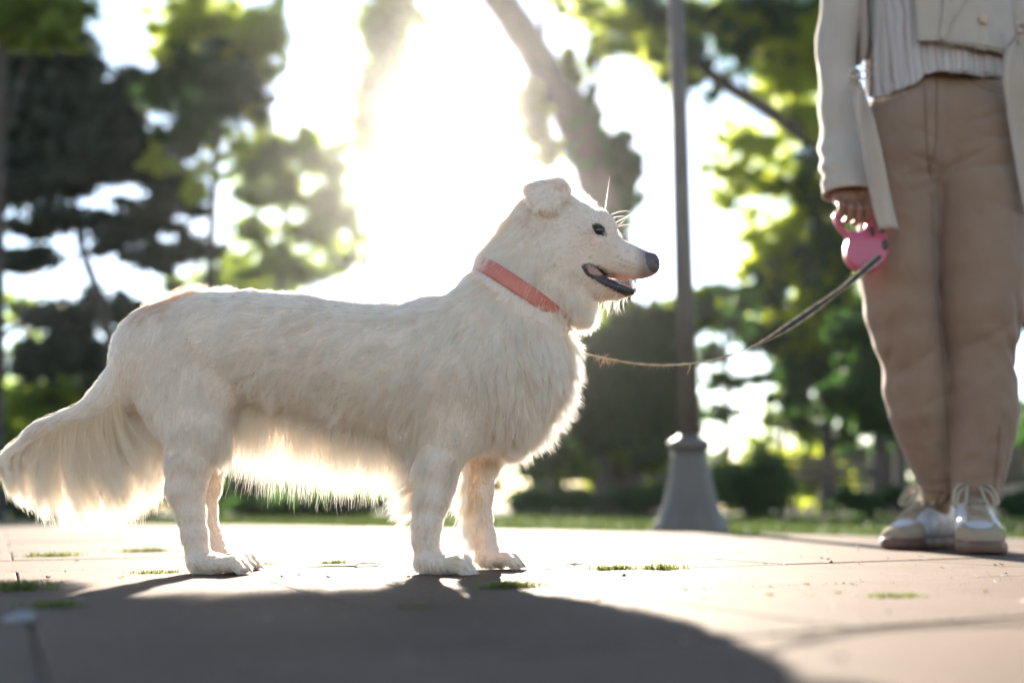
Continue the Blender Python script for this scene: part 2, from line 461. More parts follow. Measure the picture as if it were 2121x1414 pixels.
tree('pine_tree', 'tall dark pine with a slender bent trunk filling the left of the park', 'tree', 14,
     [(120, 60), (138, 250), (150, 400), (172, 520), (214, 640), (235, 780), (245, 1060)], (5, 13),
     [('pine', [(60, 130, 90, 80), (150, 150, 70, 70), (200, 240, 75, 60), (60, 250, 110, 90), (170, 330, 120, 55), (40, 370, 100, 60), (275, 300, 45, 55),
                (300, 450, 75, 32), (120, 455, 80, 28), (360, 400, 60, 35), (330, 530, 60, 25), (60, 540, 70, 22), (230, 500, 40, 30), (415, 510, 45, 25), (280, 190, 40, 40)], 26000, .13)],
     [([(150, 400), (90, 420), (20, 470)], (4, 2)), ([(160, 460), (240, 440), (330, 440)], (4, 2)), ([(172, 520), (110, 560), (20, 640)], (4, 2)), ([(200, 600), (280, 560), (350, 530)], (4, 2))], bark=m_barkd)
tree('broadleaf_tree', 'dark trunk standing on the left edge with light green leaves above', 'tree', 7.5,
     [(10, -200), (4, 200), (-2, 500), (-3, 800), (-6, 1070)], (9, 13),
     [('mid', [(60, 10, 90, 50), (140, 40, 60, 40), (20, 60, 70, 40), (100, 90, 60, 22)], 3200, .07)],
     [([(4, 300), (60, 120), (130, 40)], (4, 2)), ([(-2, 700), (50, 672), (120, 645)], (7, 3))], bark=m_barkd)
tree('young_leaved_tree', 'tree with bright yellow-green new leaves hanging in a long bough', 'tree', 13,
     [(470, 60), (455, 220), (442, 400), (436, 560), (430, 800), (428, 1062)], (6, 11),
     [('lime', [(400, 60, 60, 40), (480, 90, 60, 40), (560, 60, 40, 50), (360, 100, 40, 40), (380, 15, 60, 45), (450, 45, 70, 50), (530, 60, 55, 60), (545, 130, 35, 40), (400, 385, 32, 28), (440, 345, 35, 30), (500, 300, 35, 22), (335, 330, 35, 30), (540, 250, 22, 40)], 8500, .075),
      ('dark', [(400, 130, 70, 45), (480, 170, 75, 50), (340, 200, 55, 45), (430, 240, 80, 50), (520, 200, 40, 40), (380, 300, 55, 40)], 9000, .08)],
     [([(450, 260), (380, 200), (320, 190)], (3, 1.5)), ([(458, 200), (520, 150), (560, 100)], (3, 1.5))], bark=m_barkd)
tree('hazy_tree', 'pale sunlit tree just left of the sun glare above the dog back', 'tree', 26,
     [(590, 330), (588, 450), (580, 600), (575, 800), (570, 1056)], (4, 9),
     [('mid', [(560, 300, 60, 30), (640, 330, 70, 40), (590, 400, 70, 40), (690, 410, 40, 60), (520, 350, 45, 40), (650, 480, 75, 40), (600, 550, 80, 35), (520, 480, 40, 40)], 9500, .17)],
     [([(588, 470), (640, 400), (690, 360)], (3, 1.5)), ([(585, 520), (530, 440), (510, 380)], (3, 1.5))])
tree('hazy_tree', 'second pale tree, low and wide, between the glare and the young-leaved tree', 'tree', 34,
     [(475, 520), (470, 700), (468, 1054)], (3, 8),
     [('mid', [(480, 560, 60, 40), (540, 590, 60, 40), (420, 600, 60, 40), (700, 540, 40, 35), (470, 640, 80, 40)], 6000, .2)], [([(472, 640), (520, 590), (560, 570)], (3, 1))])
tree('tall_narrow_tree', 'tall narrow tree whose crown drops down left of the sun', 'tree', 30,
     [(810, -80), (795, 120), (775, 300), (760, 500), (752, 1054)], (4, 10),
     [('mid', [(820, -10, 50, 50), (795, 60, 55, 45), (800, 130, 42, 45), (765, 190, 36, 40), (770, 255, 34, 36), (755, 310, 26, 30), (850, 30, 30, 25)], 8000, .19)])
tree('leaning_tree', 'thick leaning trunk wrapped in ivy right behind the dog head', 'tree', 20,
     [(960, -120), (1030, -10), (1125, 140), (1195, 270), (1243, 410), (1270, 560), (1282, 800), (1285, 1062)], (32, 46),
     [('dark', [(1225, 300, 40, 45), (1275, 350, 42, 50), (1290, 420, 32, 45), (1265, 480, 36, 40), (1215, 230, 22, 40), (1300, 370, 20, 30)], 9000, .14),
      ('mid', [(1095, 205, 32, 34), (1110, 265, 34, 34), (1135, 315, 28, 26), (1180, 150, 22, 45), (1100, 180, 18, 20), (1230, 110, 14, 40), (1255, 340, 9, 9), (1290, 440, 16, 12)], 5200, .14)],
     [([(1130, 130), (1122, 60), (1130, 0), (1132, -60)], (8, 5)), ([(1195, 250), (1240, 180), (1250, 60)], (6, 3))], bark=m_bark)
tree('overhanging_tree', 'big tree whose dark limb crosses the top right with yellow-green leaves', 'tree', 17,
     [(1850, 300), (1835, 560), (1830, 760), (1832, 1066)], (18, 25),
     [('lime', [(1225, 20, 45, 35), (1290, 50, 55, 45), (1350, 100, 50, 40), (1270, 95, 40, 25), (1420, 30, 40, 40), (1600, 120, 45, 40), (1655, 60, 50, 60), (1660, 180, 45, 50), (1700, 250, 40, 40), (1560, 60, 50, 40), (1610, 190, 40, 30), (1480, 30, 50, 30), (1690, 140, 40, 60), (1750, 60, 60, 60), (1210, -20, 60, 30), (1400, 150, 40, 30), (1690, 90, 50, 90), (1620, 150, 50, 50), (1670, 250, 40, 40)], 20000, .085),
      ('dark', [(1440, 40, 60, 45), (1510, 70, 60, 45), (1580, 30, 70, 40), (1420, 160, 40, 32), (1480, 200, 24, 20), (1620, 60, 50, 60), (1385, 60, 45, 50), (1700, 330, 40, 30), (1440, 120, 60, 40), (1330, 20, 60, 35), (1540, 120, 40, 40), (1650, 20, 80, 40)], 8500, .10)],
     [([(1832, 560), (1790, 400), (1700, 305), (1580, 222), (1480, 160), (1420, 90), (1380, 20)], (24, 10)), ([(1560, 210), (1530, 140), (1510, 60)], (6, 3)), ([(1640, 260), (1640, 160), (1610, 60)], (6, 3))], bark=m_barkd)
tree('sunlit_tree', 'green tree lit from behind between the lamp post and the person', 'tree', 21,
     [(1690, 420), (1700, 600), (1712, 800), (1716, 1060)], (7, 16),
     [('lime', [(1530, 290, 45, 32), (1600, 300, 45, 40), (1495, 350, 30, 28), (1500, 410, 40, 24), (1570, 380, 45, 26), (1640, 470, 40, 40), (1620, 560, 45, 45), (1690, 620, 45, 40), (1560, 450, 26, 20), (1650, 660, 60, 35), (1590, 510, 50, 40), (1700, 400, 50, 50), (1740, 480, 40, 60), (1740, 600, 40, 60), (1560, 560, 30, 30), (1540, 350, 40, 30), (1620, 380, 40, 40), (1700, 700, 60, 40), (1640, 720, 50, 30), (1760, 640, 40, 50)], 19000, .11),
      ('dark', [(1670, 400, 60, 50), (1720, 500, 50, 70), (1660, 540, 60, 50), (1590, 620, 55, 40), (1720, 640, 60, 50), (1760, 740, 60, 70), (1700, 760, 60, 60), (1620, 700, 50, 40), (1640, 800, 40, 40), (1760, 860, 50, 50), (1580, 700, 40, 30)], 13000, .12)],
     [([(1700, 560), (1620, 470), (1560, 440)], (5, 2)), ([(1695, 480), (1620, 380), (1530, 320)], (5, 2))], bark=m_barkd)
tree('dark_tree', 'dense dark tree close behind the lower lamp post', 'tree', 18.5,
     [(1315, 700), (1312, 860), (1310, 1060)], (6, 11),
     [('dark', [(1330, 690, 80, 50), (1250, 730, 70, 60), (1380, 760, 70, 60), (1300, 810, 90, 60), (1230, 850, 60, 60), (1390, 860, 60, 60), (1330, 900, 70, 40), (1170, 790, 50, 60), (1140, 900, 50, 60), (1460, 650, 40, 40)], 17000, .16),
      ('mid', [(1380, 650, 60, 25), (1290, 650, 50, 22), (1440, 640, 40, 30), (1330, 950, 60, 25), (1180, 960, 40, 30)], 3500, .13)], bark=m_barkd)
tree('dark_tree', 'dark tree behind the chest of the dog', 'tree', 27,
     [(1150, 760), (1150, 900), (1150, 1058)], (6, 12),
     [('dark', [(1130, 760, 80, 60), (1200, 720, 60, 50), (1090, 850, 80, 60), (1200, 850, 60, 60), (1090, 950, 60, 40), (1210, 930, 40, 20)], 11000, .17)], bark=m_barkd)
tree('airy_tree', 'open tree with sky gaps right of the lamp post', 'tree', 29,
     [(1500, 640), (1506, 800), (1510, 1056)], (4, 8),
     [('dark', [(1490, 650, 60, 40), (1540, 620, 50, 35), (1470, 730, 40, 22), (1560, 690, 55, 25), (1500, 790, 45, 20), (1590, 780, 45, 20), (1640, 740, 40, 45), (1480, 860, 40, 16), (1655, 850, 50, 30)], 7500, .17)],
     [([(1505, 760), (1460, 700), (1450, 650)], (2, 1)), ([(1505, 780), (1570, 720), (1600, 670)], (2, 1))], bark=m_barkd)
tree('small_tree', 'small tree with a thin forked trunk seen under the open crowns', 'tree', 30,
     [(1625, 780), (1622, 860), (1620, 940), (1626, 1058)], (3, 7),
     [('mid', [(1600, 860, 28, 20), (1650, 880, 40, 30), (1625, 820, 30, 20), (1680, 900, 35, 30), (1570, 930, 40, 30)], 2600, .14)],
     [([(1621, 930), (1600, 880), (1590, 830)], (2.5, 1.2)), ([(1621, 930), (1650, 880), (1660, 840)], (2.5, 1.2))], bark=m_barkd)
tree('dark_tree', 'massive dark tree behind the knees of the person', 'tree', 15,
     [(1868, 600), (1866, 800), (1864, 1068)], (8, 14),
     [('dark', [(1790, 800, 55, 60), (1830, 700, 60, 60), (1770, 680, 40, 30), (1850, 850, 45, 50), (1720, 830, 30, 30)], 8000, .11)], bark=m_bark)
tree('dark_tree', 'dark tree at the right edge beside the person', 'tree', 19,
     [(2190, 400), (2180, 700), (2176, 1062)], (10, 18),
     [('dark', [(2140, 640, 50, 40), (2190, 500, 80, 80), (2140, 930, 45, 35), (2200, 850, 60, 60), (2190, 700, 40, 40)], 7000, .12)], bark=m_barkd)
tree('brown_tree', 'brownish tree low on the left with round light gaps', 'tree', 20,
     [(300, 620), (305, 800), (300, 1062)], (6, 12),
     [('pine', [(100, 660, 60, 40), (200, 640, 60, 40), (290, 660, 60, 40), (160, 730, 80, 45), (250, 780, 70, 50), (330, 730, 60, 50), (60, 760, 40, 40)], 11000, .13)],
     [([(302, 740), (220, 680), (150, 650)], (4, 2))], bark=m_barkd)
tree('green_tree', 'mid green tree low on the left behind the tail', 'tree', 24,
     [(110, 720), (112, 900), (110, 1058)], (4, 9),
     [('mid', [(80, 740, 50, 40), (60, 830, 60, 45), (160, 800, 60, 40), (120, 880, 70, 40), (220, 860, 60, 40), (50, 640, 40, 30), (20, 900, 50, 40), (190, 930, 60, 40)], 12000, .15)])
def bush(label, px, py, rx, ry, Y, mk, n, sz):
    q = P(px, py, Y); foot = Vector((q.x, Y, -.05)); root = tag(empty('bush', foot), label, 'bush', 'bushes around the lawn')
    s = S(Y); lst = []
    rg = random.Random(int(px)); m = MB()
    zt = q.z + ry * s * .6
    for k in range(7):
        a = rg.uniform(-.8, .8); b = rg.uniform(-.5, .5)
        lst.append(((q.x + a * rx * s, Y + b * rx * s, max(.1, zt * rg.uniform(.35, .85))), (rx * s * .5, rx * s * .45, max(.12, zt * .35))))
        m.tube([foot, foot + Vector((a * rx * s * .4, b * rx * s * .4, zt * .45)), Vector((q.x + a * rx * s, Y + b * rx * s, zt * .7))], [.02, .015, .006], 6)
    leaves('foliage', lst, n, sz, LM[mk], root); m.build('stems', m_barkd, root)
bush('dark bush right beside the lamp post foot', 1545, 1010, 75, 90, 11, 'dark', 5500, .07)
bush('low dark bush between the bench and the person', 1800, 1045, 50, 35, 13, 'dark', 2500, .06)
bush('yellow-green bush lit by the sun beyond the small tree', 1560, 985, 70, 50, 26, 'lime', 3200, .12)
bush('bright bush far behind the bench', 1700, 975, 80, 45, 30, 'lime', 3600, .13)
bush('sunlit bush behind the chest of the dog', 1280, 1000, 55, 45, 25, 'lime', 2600, .12)
bush('dark bush behind the tail of the dog', 120, 1050, 110, 60, 12, 'dark', 6000, .07)
bush('dark bush seen between the legs of the dog', 640, 1060, 130, 45, 13, 'dark', 6000, .07)
bush('dark bush behind the forelegs of the dog', 1130, 1040, 80, 40, 16, 'dark', 3500, .08)
bush('green bush at the left rear of the lawn', 330, 1010, 90, 60, 19, 'mid', 4500, .09)
bush('dark bush at the right edge behind the shoes', 2130, 1050, 60, 40, 12, 'dark', 3000, .07)
bush('long dark hedge-like bush behind the belly of the dog', 820, 1045, 150, 45, 18, 'dark', 6000, .08)
bush('dark rounded bush below the pale trees', 460, 1020, 90, 60, 20, 'dark', 5000, .09)
bush('dark bush in front of the leaning trunk', 1330, 1035, 70, 40, 17, 'dark', 3500, .08)
# the far wood, one mass
def woods():
    cl = []
    rg = np.random.default_rng(21)
    for k in range(230):
        px = rg.uniform(-350, 2450); Y = rg.uniform(38, 62)
        top = 860 - 50 * math.sin(px * .006 + 1) - 30 * math.sin(px * .017)
        if 1380 < px < 1720: top = 950
        py = rg.uniform(top, 1045); r = rg.uniform(30, 60)
        q = P(px, py, Y); s = S(Y); cl.append((tuple(q), (r * s * 1.3, r * s, r * s * .8)))
    tag(leaves('distant_woods', cl, 45000, .34, LM['dark'], None), kind='stuff')
woods()
# park bench and low wall far back
m_wood = mat('bench_wood', (.05, .03, .02), .6, (.09, .055, .035), 12)
m_iron = mat('dark_iron', (.02, .02, .022), .5)
def bench(label, px, Y, rz, L=1.6):
    q = P(px, 1050, Y); root = tag(empty('park_bench', (q.x, Y, -.05)), label, 'bench', 'benches on the lawn')
    c, s = math.cos(rz), math.sin(rz)
    def W(x, y, z): return (q.x + x * c - y * s, Y + x * s + y * c, z - .05)
    mb = MB()
    for k in range(4): mb.box(W(0, -.18 + .11 * k, .44), (L / 2, .048, .015), rz)
    mb.build('seat', m_wood, root, False)
    mb = MB()
    for k in range(3): mb.box(W(0, .26 + .02 * k, .56 + .12 * k), (L / 2, .014, .048), rz)
    mb.build('backrest', m_wood, root, False)
    for sx in (-1, 1):
        mb = MB(); x = sx * (L / 2 - .15)
        mb.tube([W(x, -.2, 0), W(x, -.17, .42)], .025, 8); mb.tube([W(x, .24, 0), W(x, .22, .42), W(x, .31, .86)], .025, 8); mb.tube([W(x, -.2, .42), W(x, .24, .42)], .02, 8)
        mb.build('leg', m_iron, root)
bench('dark wooden park bench on the lawn left of the person', 1735, 13.5, .15, 1.7)
bench('dark wooden park bench far back at the right edge', 2095, 12, -.1, 1.7)
m_stone = mat('pale_stone', (.36, .30, .24), .85, (.46, .39, .31), 5, bump=.5, bscale=40)
def wall(label, x0, x1, Y, h):
    a, b = P(x0, 1050, Y), P(x1, 1050, Y)
    root = tag(empty('low_wall', ((a.x + b.x) / 2, Y, -.05)), label, 'wall')
    MB().box(((a.x + b.x) / 2, Y, h / 2 - .05), ((b.x - a.x) / 2, .15, h / 2)).build('wall_body', m_stone, root, False)
    MB().box(((a.x + b.x) / 2, Y, h - .05 + .03), ((b.x - a.x) / 2 + .03, .19, .03)).build('coping', m_stone, root, False)
wall('low pale stone wall across the far lawn behind the lamp post', 1100, 1420, 22, .42)
wall('low pale stone wall behind the small tree', 1640, 2300, 33, .8)
# ---------------------------------------------------------------- lamp post
m_lamp = mat('grey_lamp_paint', (.080, .072, .064), .55, (.105, .095, .085), 8, bump=.15, bscale=60)
def lamp():
    f = G(1432, 1097); s = S(f.y); foot = Vector((f.x, f.y, -.05))
    root = tag(empty('street_lamp', foot), 'grey metal lamp post with a flared fluted base between the dog and the person', 'street lamp')
    Y = f.y
    def z(py): return P(1430, py, Y).z - foot.z
    def fl(r, a=.05, n=12): return lambda an: r * (1 + a * abs(math.cos(an * n / 2)) - a * .5)
    pr = []
    for py, w in ((1100, 76), (1090, 74), (1078, 67), (1060, 60), (1035, 52), (1005, 45), (975, 40), (950, 36.5), (932, 35)):
        pr.append((fl(w * s), z(py) if py < 1100 else 0))
    mb = MB(); mb.lathe(foot, pr, 96); mb.build('base', m_lamp, root)
    mb = MB(); mb.lathe(foot, [(34 * s, z(934)), (41 * s, z(930)), (43 * s, z(922)), (41 * s, z(914)), (33 * s, z(909)), (24 * s, z(905)), (21.5 * s, z(900))], 40); mb.build('collar', m_lamp, root)
    mb = MB(); mb.lathe(foot, [(fl(21 * s, .07, 10), z(902)), (fl(18 * s, .07, 10), z(500)), (fl(16.5 * s, .07, 10), z(0)), (fl(15.5 * s, .07, 10), 3.6)], 80); mb.build('pole', m_lamp, root)
    mb = MB(); mb.lathe(foot, [(.05, 3.6), (.09, 3.64), (.09, 3.7), (.13, 3.75), (.15, 3.95), (.15, 4.1), (.10, 4.22), (.02, 4.3)], 24)
    mb.build('lamp_head', m_lamp, root)
lamp()
# ---------------------------------------------------------------- the dog
YC = 1.525                                     # plane of the dog's spine
def st(px, py, r, lat, dy=0.0):
    p = P(px, py, YC + dy); return (p.x, p.y, p.z, r * S(YC + dy), lat)
def pt(px, py, dy=0.0): return tuple(P(px, py, YC + dy))
dog = tag(empty('dog', (P(650, 1180, YC).x, YC, 0)), 'white long-haired dog standing in profile on the pavers with its mouth open', 'dog')
def dog_field():
    f = Field((-.84, YC - .13, -.004), (.28, YC + .13, .60), .0026)
    # trunk
    f.chain([st(345, 737, 110, .070), st(430, 728, 121, .078), st(520, 723, 119, .083), st(620, 735, 124, .088), st(720, 753, 126, .091), st(820, 768, 136, .094),
             st(915, 778, 165, .092), st(1005, 762, 160, .086), st(1030, 750, 148, .08)], .004)
    f.chain([st(1000, 790, 130, .085), st(1052, 838, 72, .06)], .03)
    f.chain([st(1020, 740, 150, .082), st(1052, 660, 118, .068), st(1078, 612, 101, .060), st(1103, 570, 103, .058), st(1135, 520, 84, .056)], .02)
    # skull, muzzle, jaw
    f.chain([st(1137, 478, 86, .052), st(1195, 503, 76, .050), st(1222, 512, 66, .044)], .012)
    f.chain([st(1150, 545, 78, .056), st(1205, 560, 58, .044)], .014)
    f.chain([st(1225, 517, 58, .038), st(1262, 535, 45, .027), st(1300, 543, 37, .0225), st(1332, 548, 27, .0185), st(1346, 549, 21, .014)], .009)
    f.chain([st(1130, 600, 60, .05), st(1192, 622, 34, .030), st(1212, 634, 20, .018)], .014)
    f.chain([st(1185, 572, 52, .040), st(1235, 592, 33, .029), st(1275, 601, 19, .020), st(1303, 603, 11, .013)], .006)
    f.chain([st(1248, 448, 10, .012, -.014), st(1262, 470, 12, .010, -.020)], .012); f.chain([st(1248, 448, 10, .012, .014), st(1262, 470, 12, .010, .020)], .012)   # brows
    # eye sockets
    for s in (-1, 1): f.ell(pt(1243, 478, s * .046), (.013, .011, .010), .004, 'sub')
    # open mouth
    f.chain([st(1234, 565, 3.5, .08), st(1262, 577, 6, .08), st(1300, 590, 8.5, .08), st(1345, 604, 12, .08)], .002, 'sub')
    for s in (-1, 1):                              # heavy dark lower lip
        f.poly([pt(1214, 562, s * .037), pt(1237, 580, s * .0315), pt(1265, 592, s * .0235), pt(1296, 601, s * .0150), pt(1311, 603, s * .006)], [.0035, .0048, .0052, .0050, .0045], .003)
        # nostril
        f.ell(pt(1357, 545, s * .0085), (.0035, .0028, .0022), .001, 'sub')
    f.ell(pt(1350, 540), (.011, .0135, .0125), .004)       # nose pad
    for s in (-1, 1): f.ell(pt(1359, 546, s * .0115), (.0045, .0032, .0026), .0012, 'sub')
    # ears: folded flaps
    for s in (-1, 1):
        a = Vector(pt(1108, 392, s * .040)); b = Vector(pt(1143, 388, s * .040)); c = Vector(pt(1128, 428, s * .060))
        f.ell(pt(1130, 396, s * .036), (.034, .016, .016), .012)
        for q, r, k in ((pt(1114, 403, s * .0485), .019, .008), (pt(1149, 401, s * .0455), .020, .008), (pt(1132, 411, s * .0515), .024, .009), (pt(1132, 424, s * .0545), .0165, .009)):
            n = Vector((0, .90 * s, .43)).normalized(); u = Vector((1, 0, 0)); v = n.cross(u)
            f.ell(q, (r, r, .0050), k, M=[u, v, n])
    # legs (near = towards the camera)
    f.chain([st(352, 745, 92, .040, -.026), st(392, 830, 86, .036, -.038)], .035)
    f.chain([st(392, 830, 84, .036, -.038), st(406, 893, 62, .031, -.048)], .022)
    f.chain([st(406, 893, 60, .031, -.048), st(392, 955, 45, .024, -.052), st(385, 1008, 38, .020, -.052),
             st(394, 1058, 27, .0165, -.052), st(403, 1105, 24, .0155, -.052), st(410, 1148, 24, .017, -.052)], .010)
    f.chain([st(350, 745, 92, .045, .030), st(400, 835, 78, .040, .045), st(424, 900, 52, .032, .050), st(432, 955, 34, .022, .052), st(425, 1005, 30, .018, .052),
             st(424, 1055, 22, .0155, .052), st(437, 1105, 18, .015, .052), st(452, 1142, 19, .017, .052)], .010)
    f.chain([st(965, 800, 100, .040, -.033), st(940, 885, 64, .031, -.045)], .03)
    f.chain([st(940, 885, 62, .031, -.045), st(910, 958, 41, .024, -.050), st(896, 1030, 32, .019, -.052), st(884, 1085, 27, .017, -.053),
             st(882, 1115, 24, .0165, -.053), st(886, 1152, 26, .018, -.053)], .010)
    f.chain([st(990, 810, 90, .045, .035), st(1000, 900, 46, .030, .047), st(994, 962, 34, .023, .050), st(990, 1020, 30, .019, .052), st(992, 1075, 24, .0165, .052),
             st(1003, 1112, 22, .0165, .052), st(1009, 1146, 23, .018, .052)], .010)
    # paws with four toes each
    for (x0, y0, x1, y1, dy, r) in ((424, 1166, 478, 1168, -.052, 20), (464, 1156, 502, 1161, .052, 15.5), (896, 1165, 938, 1168, -.053, 23), (1016, 1153, 1046, 1158, .052, 18)):
        f.chain([st(x0 - 14, y0 - 2, r, .021, dy), st(x0 + 14, y0, r, .025, dy), st(x1 - 12, y1, r * .8, .027, dy)], .006)
        for k, (a, fw) in enumerate(((-.024, -8), (-.0085, 4), (.0085, 5), (.024, -7))):
            f.poly([pt(x1 - 18 + fw, y1 - 2, dy + a * .8), pt(x1 + 10 + fw, y1 - 3, dy + a), pt(x1 + 24 + fw, y1 + 8, dy + a * 1.05)], [.0095, .0100, .0080], .0022)
    # tail
    f.chain([st(*q, .008 + .038 * (1 - i / 30) ** 2.2) for i, q in enumerate([(a[0], a[1], 8 + 62 * (1 - j / 30) ** 2.6) for j, a in enumerate(spline([(300, 780), (240, 828), (190, 856), (130, 874), (80, 892), (45, 930)], 6))])], .012)
    # rest on the ground: nothing below z = 0
    z = f.ax[2][None, None, :]
    f.D = np.maximum(f.D, (-z + .0005).astype(np.float32))
    return f.net(2)
dV, dF = dog_field()
def tri_data(V, F):
    T = np.concatenate([F[:, [0, 1, 2]], F[:, [0, 2, 3]]]); a, b, c = V[T[:, 0]], V[T[:, 1]], V[T[:, 2]]
    n = np.cross(b - a, c - a); ar = np.linalg.norm(n, axis=1) / 2
    return T, n / (2 * ar[:, None] + 1e-12), ar
def vnormals(V, F):
    n = np.zeros_like(V); q = np.cross(V[F[:, 2]] - V[F[:, 0]], V[F[:, 3]] - V[F[:, 1]])
    for i in range(4): np.add.at(n, F[:, i], q)
    return n / (np.linalg.norm(n, axis=1)[:, None] + 1e-12)
dN = vnormals(dV, dF)
def uv_px(V):
    """where a point of the coat lies in the side view (both flanks alike)"""
    y = np.where(V[:, 1] > YC, 2 * YC - V[:, 1], V[:, 1]); z = V[:, 2] - CAMZ
    d = y * CT + z * ST; up = -y * ST + z * CT
    return 1060.5 + FPX * V[:, 0] / d, 707 - FPX * up / d
def inpoly(x, y, poly):
    c = np.zeros(x.shape, bool); n = len(poly)
    for i in range(n):
        (x1, y1), (x2, y2) = poly[i], poly[(i + 1) % n]
        c ^= ((y1 > y) != (y2 > y)) & (x < (x2 - x1) * (y - y1) / (y2 - y1 + 1e-9) + x1)
    return c
LIP = [(1205, 552), (1209, 546), (1222, 545), (1236, 551), (1258, 569), (1297, 581), (1320, 597), (1322, 609), (1297, 614), (1273, 603), (1243, 586), (1220, 573), (1209, 564)]
EYE = [(1225, 466), (1236, 462), (1247, 466), (1254, 477), (1257, 489), (1244, 487), (1233, 481)]
NOSE = [(1336, 524), (1345, 516), (1372, 530), (1372, 566), (1352, 566), (1344, 556), (1338, 545)]
def blob(x, y, cx, cy, rx, ry): return np.exp(-(((x - cx) / rx) ** 2 + ((y - cy) / ry) ** 2))
def skin_colour(V):
    x, y = uv_px(V); c = np.tile(np.array([.56, .45, .375]), (len(V), 1))
    def mixc(w, k): 
        nonlocal c; w = np.clip(w, 0, 1)[:, None]; c = c * (1 - w) + np.array(k) * w
    mixc(.55 * blob(x, y, 1235, 495, 22, 14), (.62, .42, .34))
    mixc(.9 * np.clip((x - 1312) / 22, 0, 1) * (y > 500), (.20, .15, .145)); mixc(.8 * blob(x, y, 1300, 583, 34, 5), (.13, .09, .09))
    mixc(inpoly(x, y, LIP) * 1.0, (.028, .026, .028))
    mixc(.85 * inpoly(x, y, [(1214, 555), (1222, 550), (1236, 556), (1250, 567), (1240, 571), (1224, 567)]), (.38, .22, .19))
    mixc(inpoly(x, y, EYE) * 1.0, (.035, .028, .027))
    mixc(inpoly(x, y, NOSE) * 1.0, (.075, .058, .060))
    inner = (np.abs(V[:, 1] - YC) < .016) & (x > 1225) & (x < 1345) & (y > 560) & (y < 612)
    mixc(inner * (y > 585) * (y < 597) * .9, (.22, .07, .07))
    for sx, sy in SPOTS: mixc(.8 * blob(x, y, sx, sy, 3, 2.4), (.30, .22, .20))
    return c
SPOTS = [(1288, 538), (1296, 541), (1304, 543), (1312, 546), (1285, 548), (1294, 551), (1303, 553), (1311, 556), (1276, 511), (1300, 521), (1283, 530), (1318, 536)]
m_skin = bpy.data.materials.new('dog_skin'); m_skin.use_nodes = True
_nt = m_skin.node_tree; _b = _nt.nodes['Principled BSDF']; _a = node(_nt, 'ShaderNodeAttribute'); _a.attribute_name = 'col'
_nt.links.new(_a.outputs['Color'], _b.inputs['Base Color']); _b.inputs['Roughness'].default_value = .5
_nz = node(_nt, 'ShaderNodeTexNoise', Scale=900, Detail=3); _tc = node(_nt, 'ShaderNodeTexCoord'); _bp = node(_nt, 'ShaderNodeBump', Strength=.35, Distance=.0008)
_nt.links.new(_tc.outputs['Object'], _nz.inputs[0]); _nt.links.new(_nz.outputs[0], _bp.inputs['Height']); _nt.links.new(_bp.outputs[0], _b.inputs['Normal'])
dbody = mesh('body', dV, dF, m_skin, dog)
_at = dbody.data.attributes.new('col', 'FLOAT_COLOR', 'POINT')
_at.data.foreach_set('color', np.concatenate([skin_colour(dV), np.ones((len(dV), 1))], 1).astype(np.float32).ravel())
dbvh = BVHTree.FromPolygons([tuple(v) for v in dV], [tuple(int(i) for i in f) for f in dF])
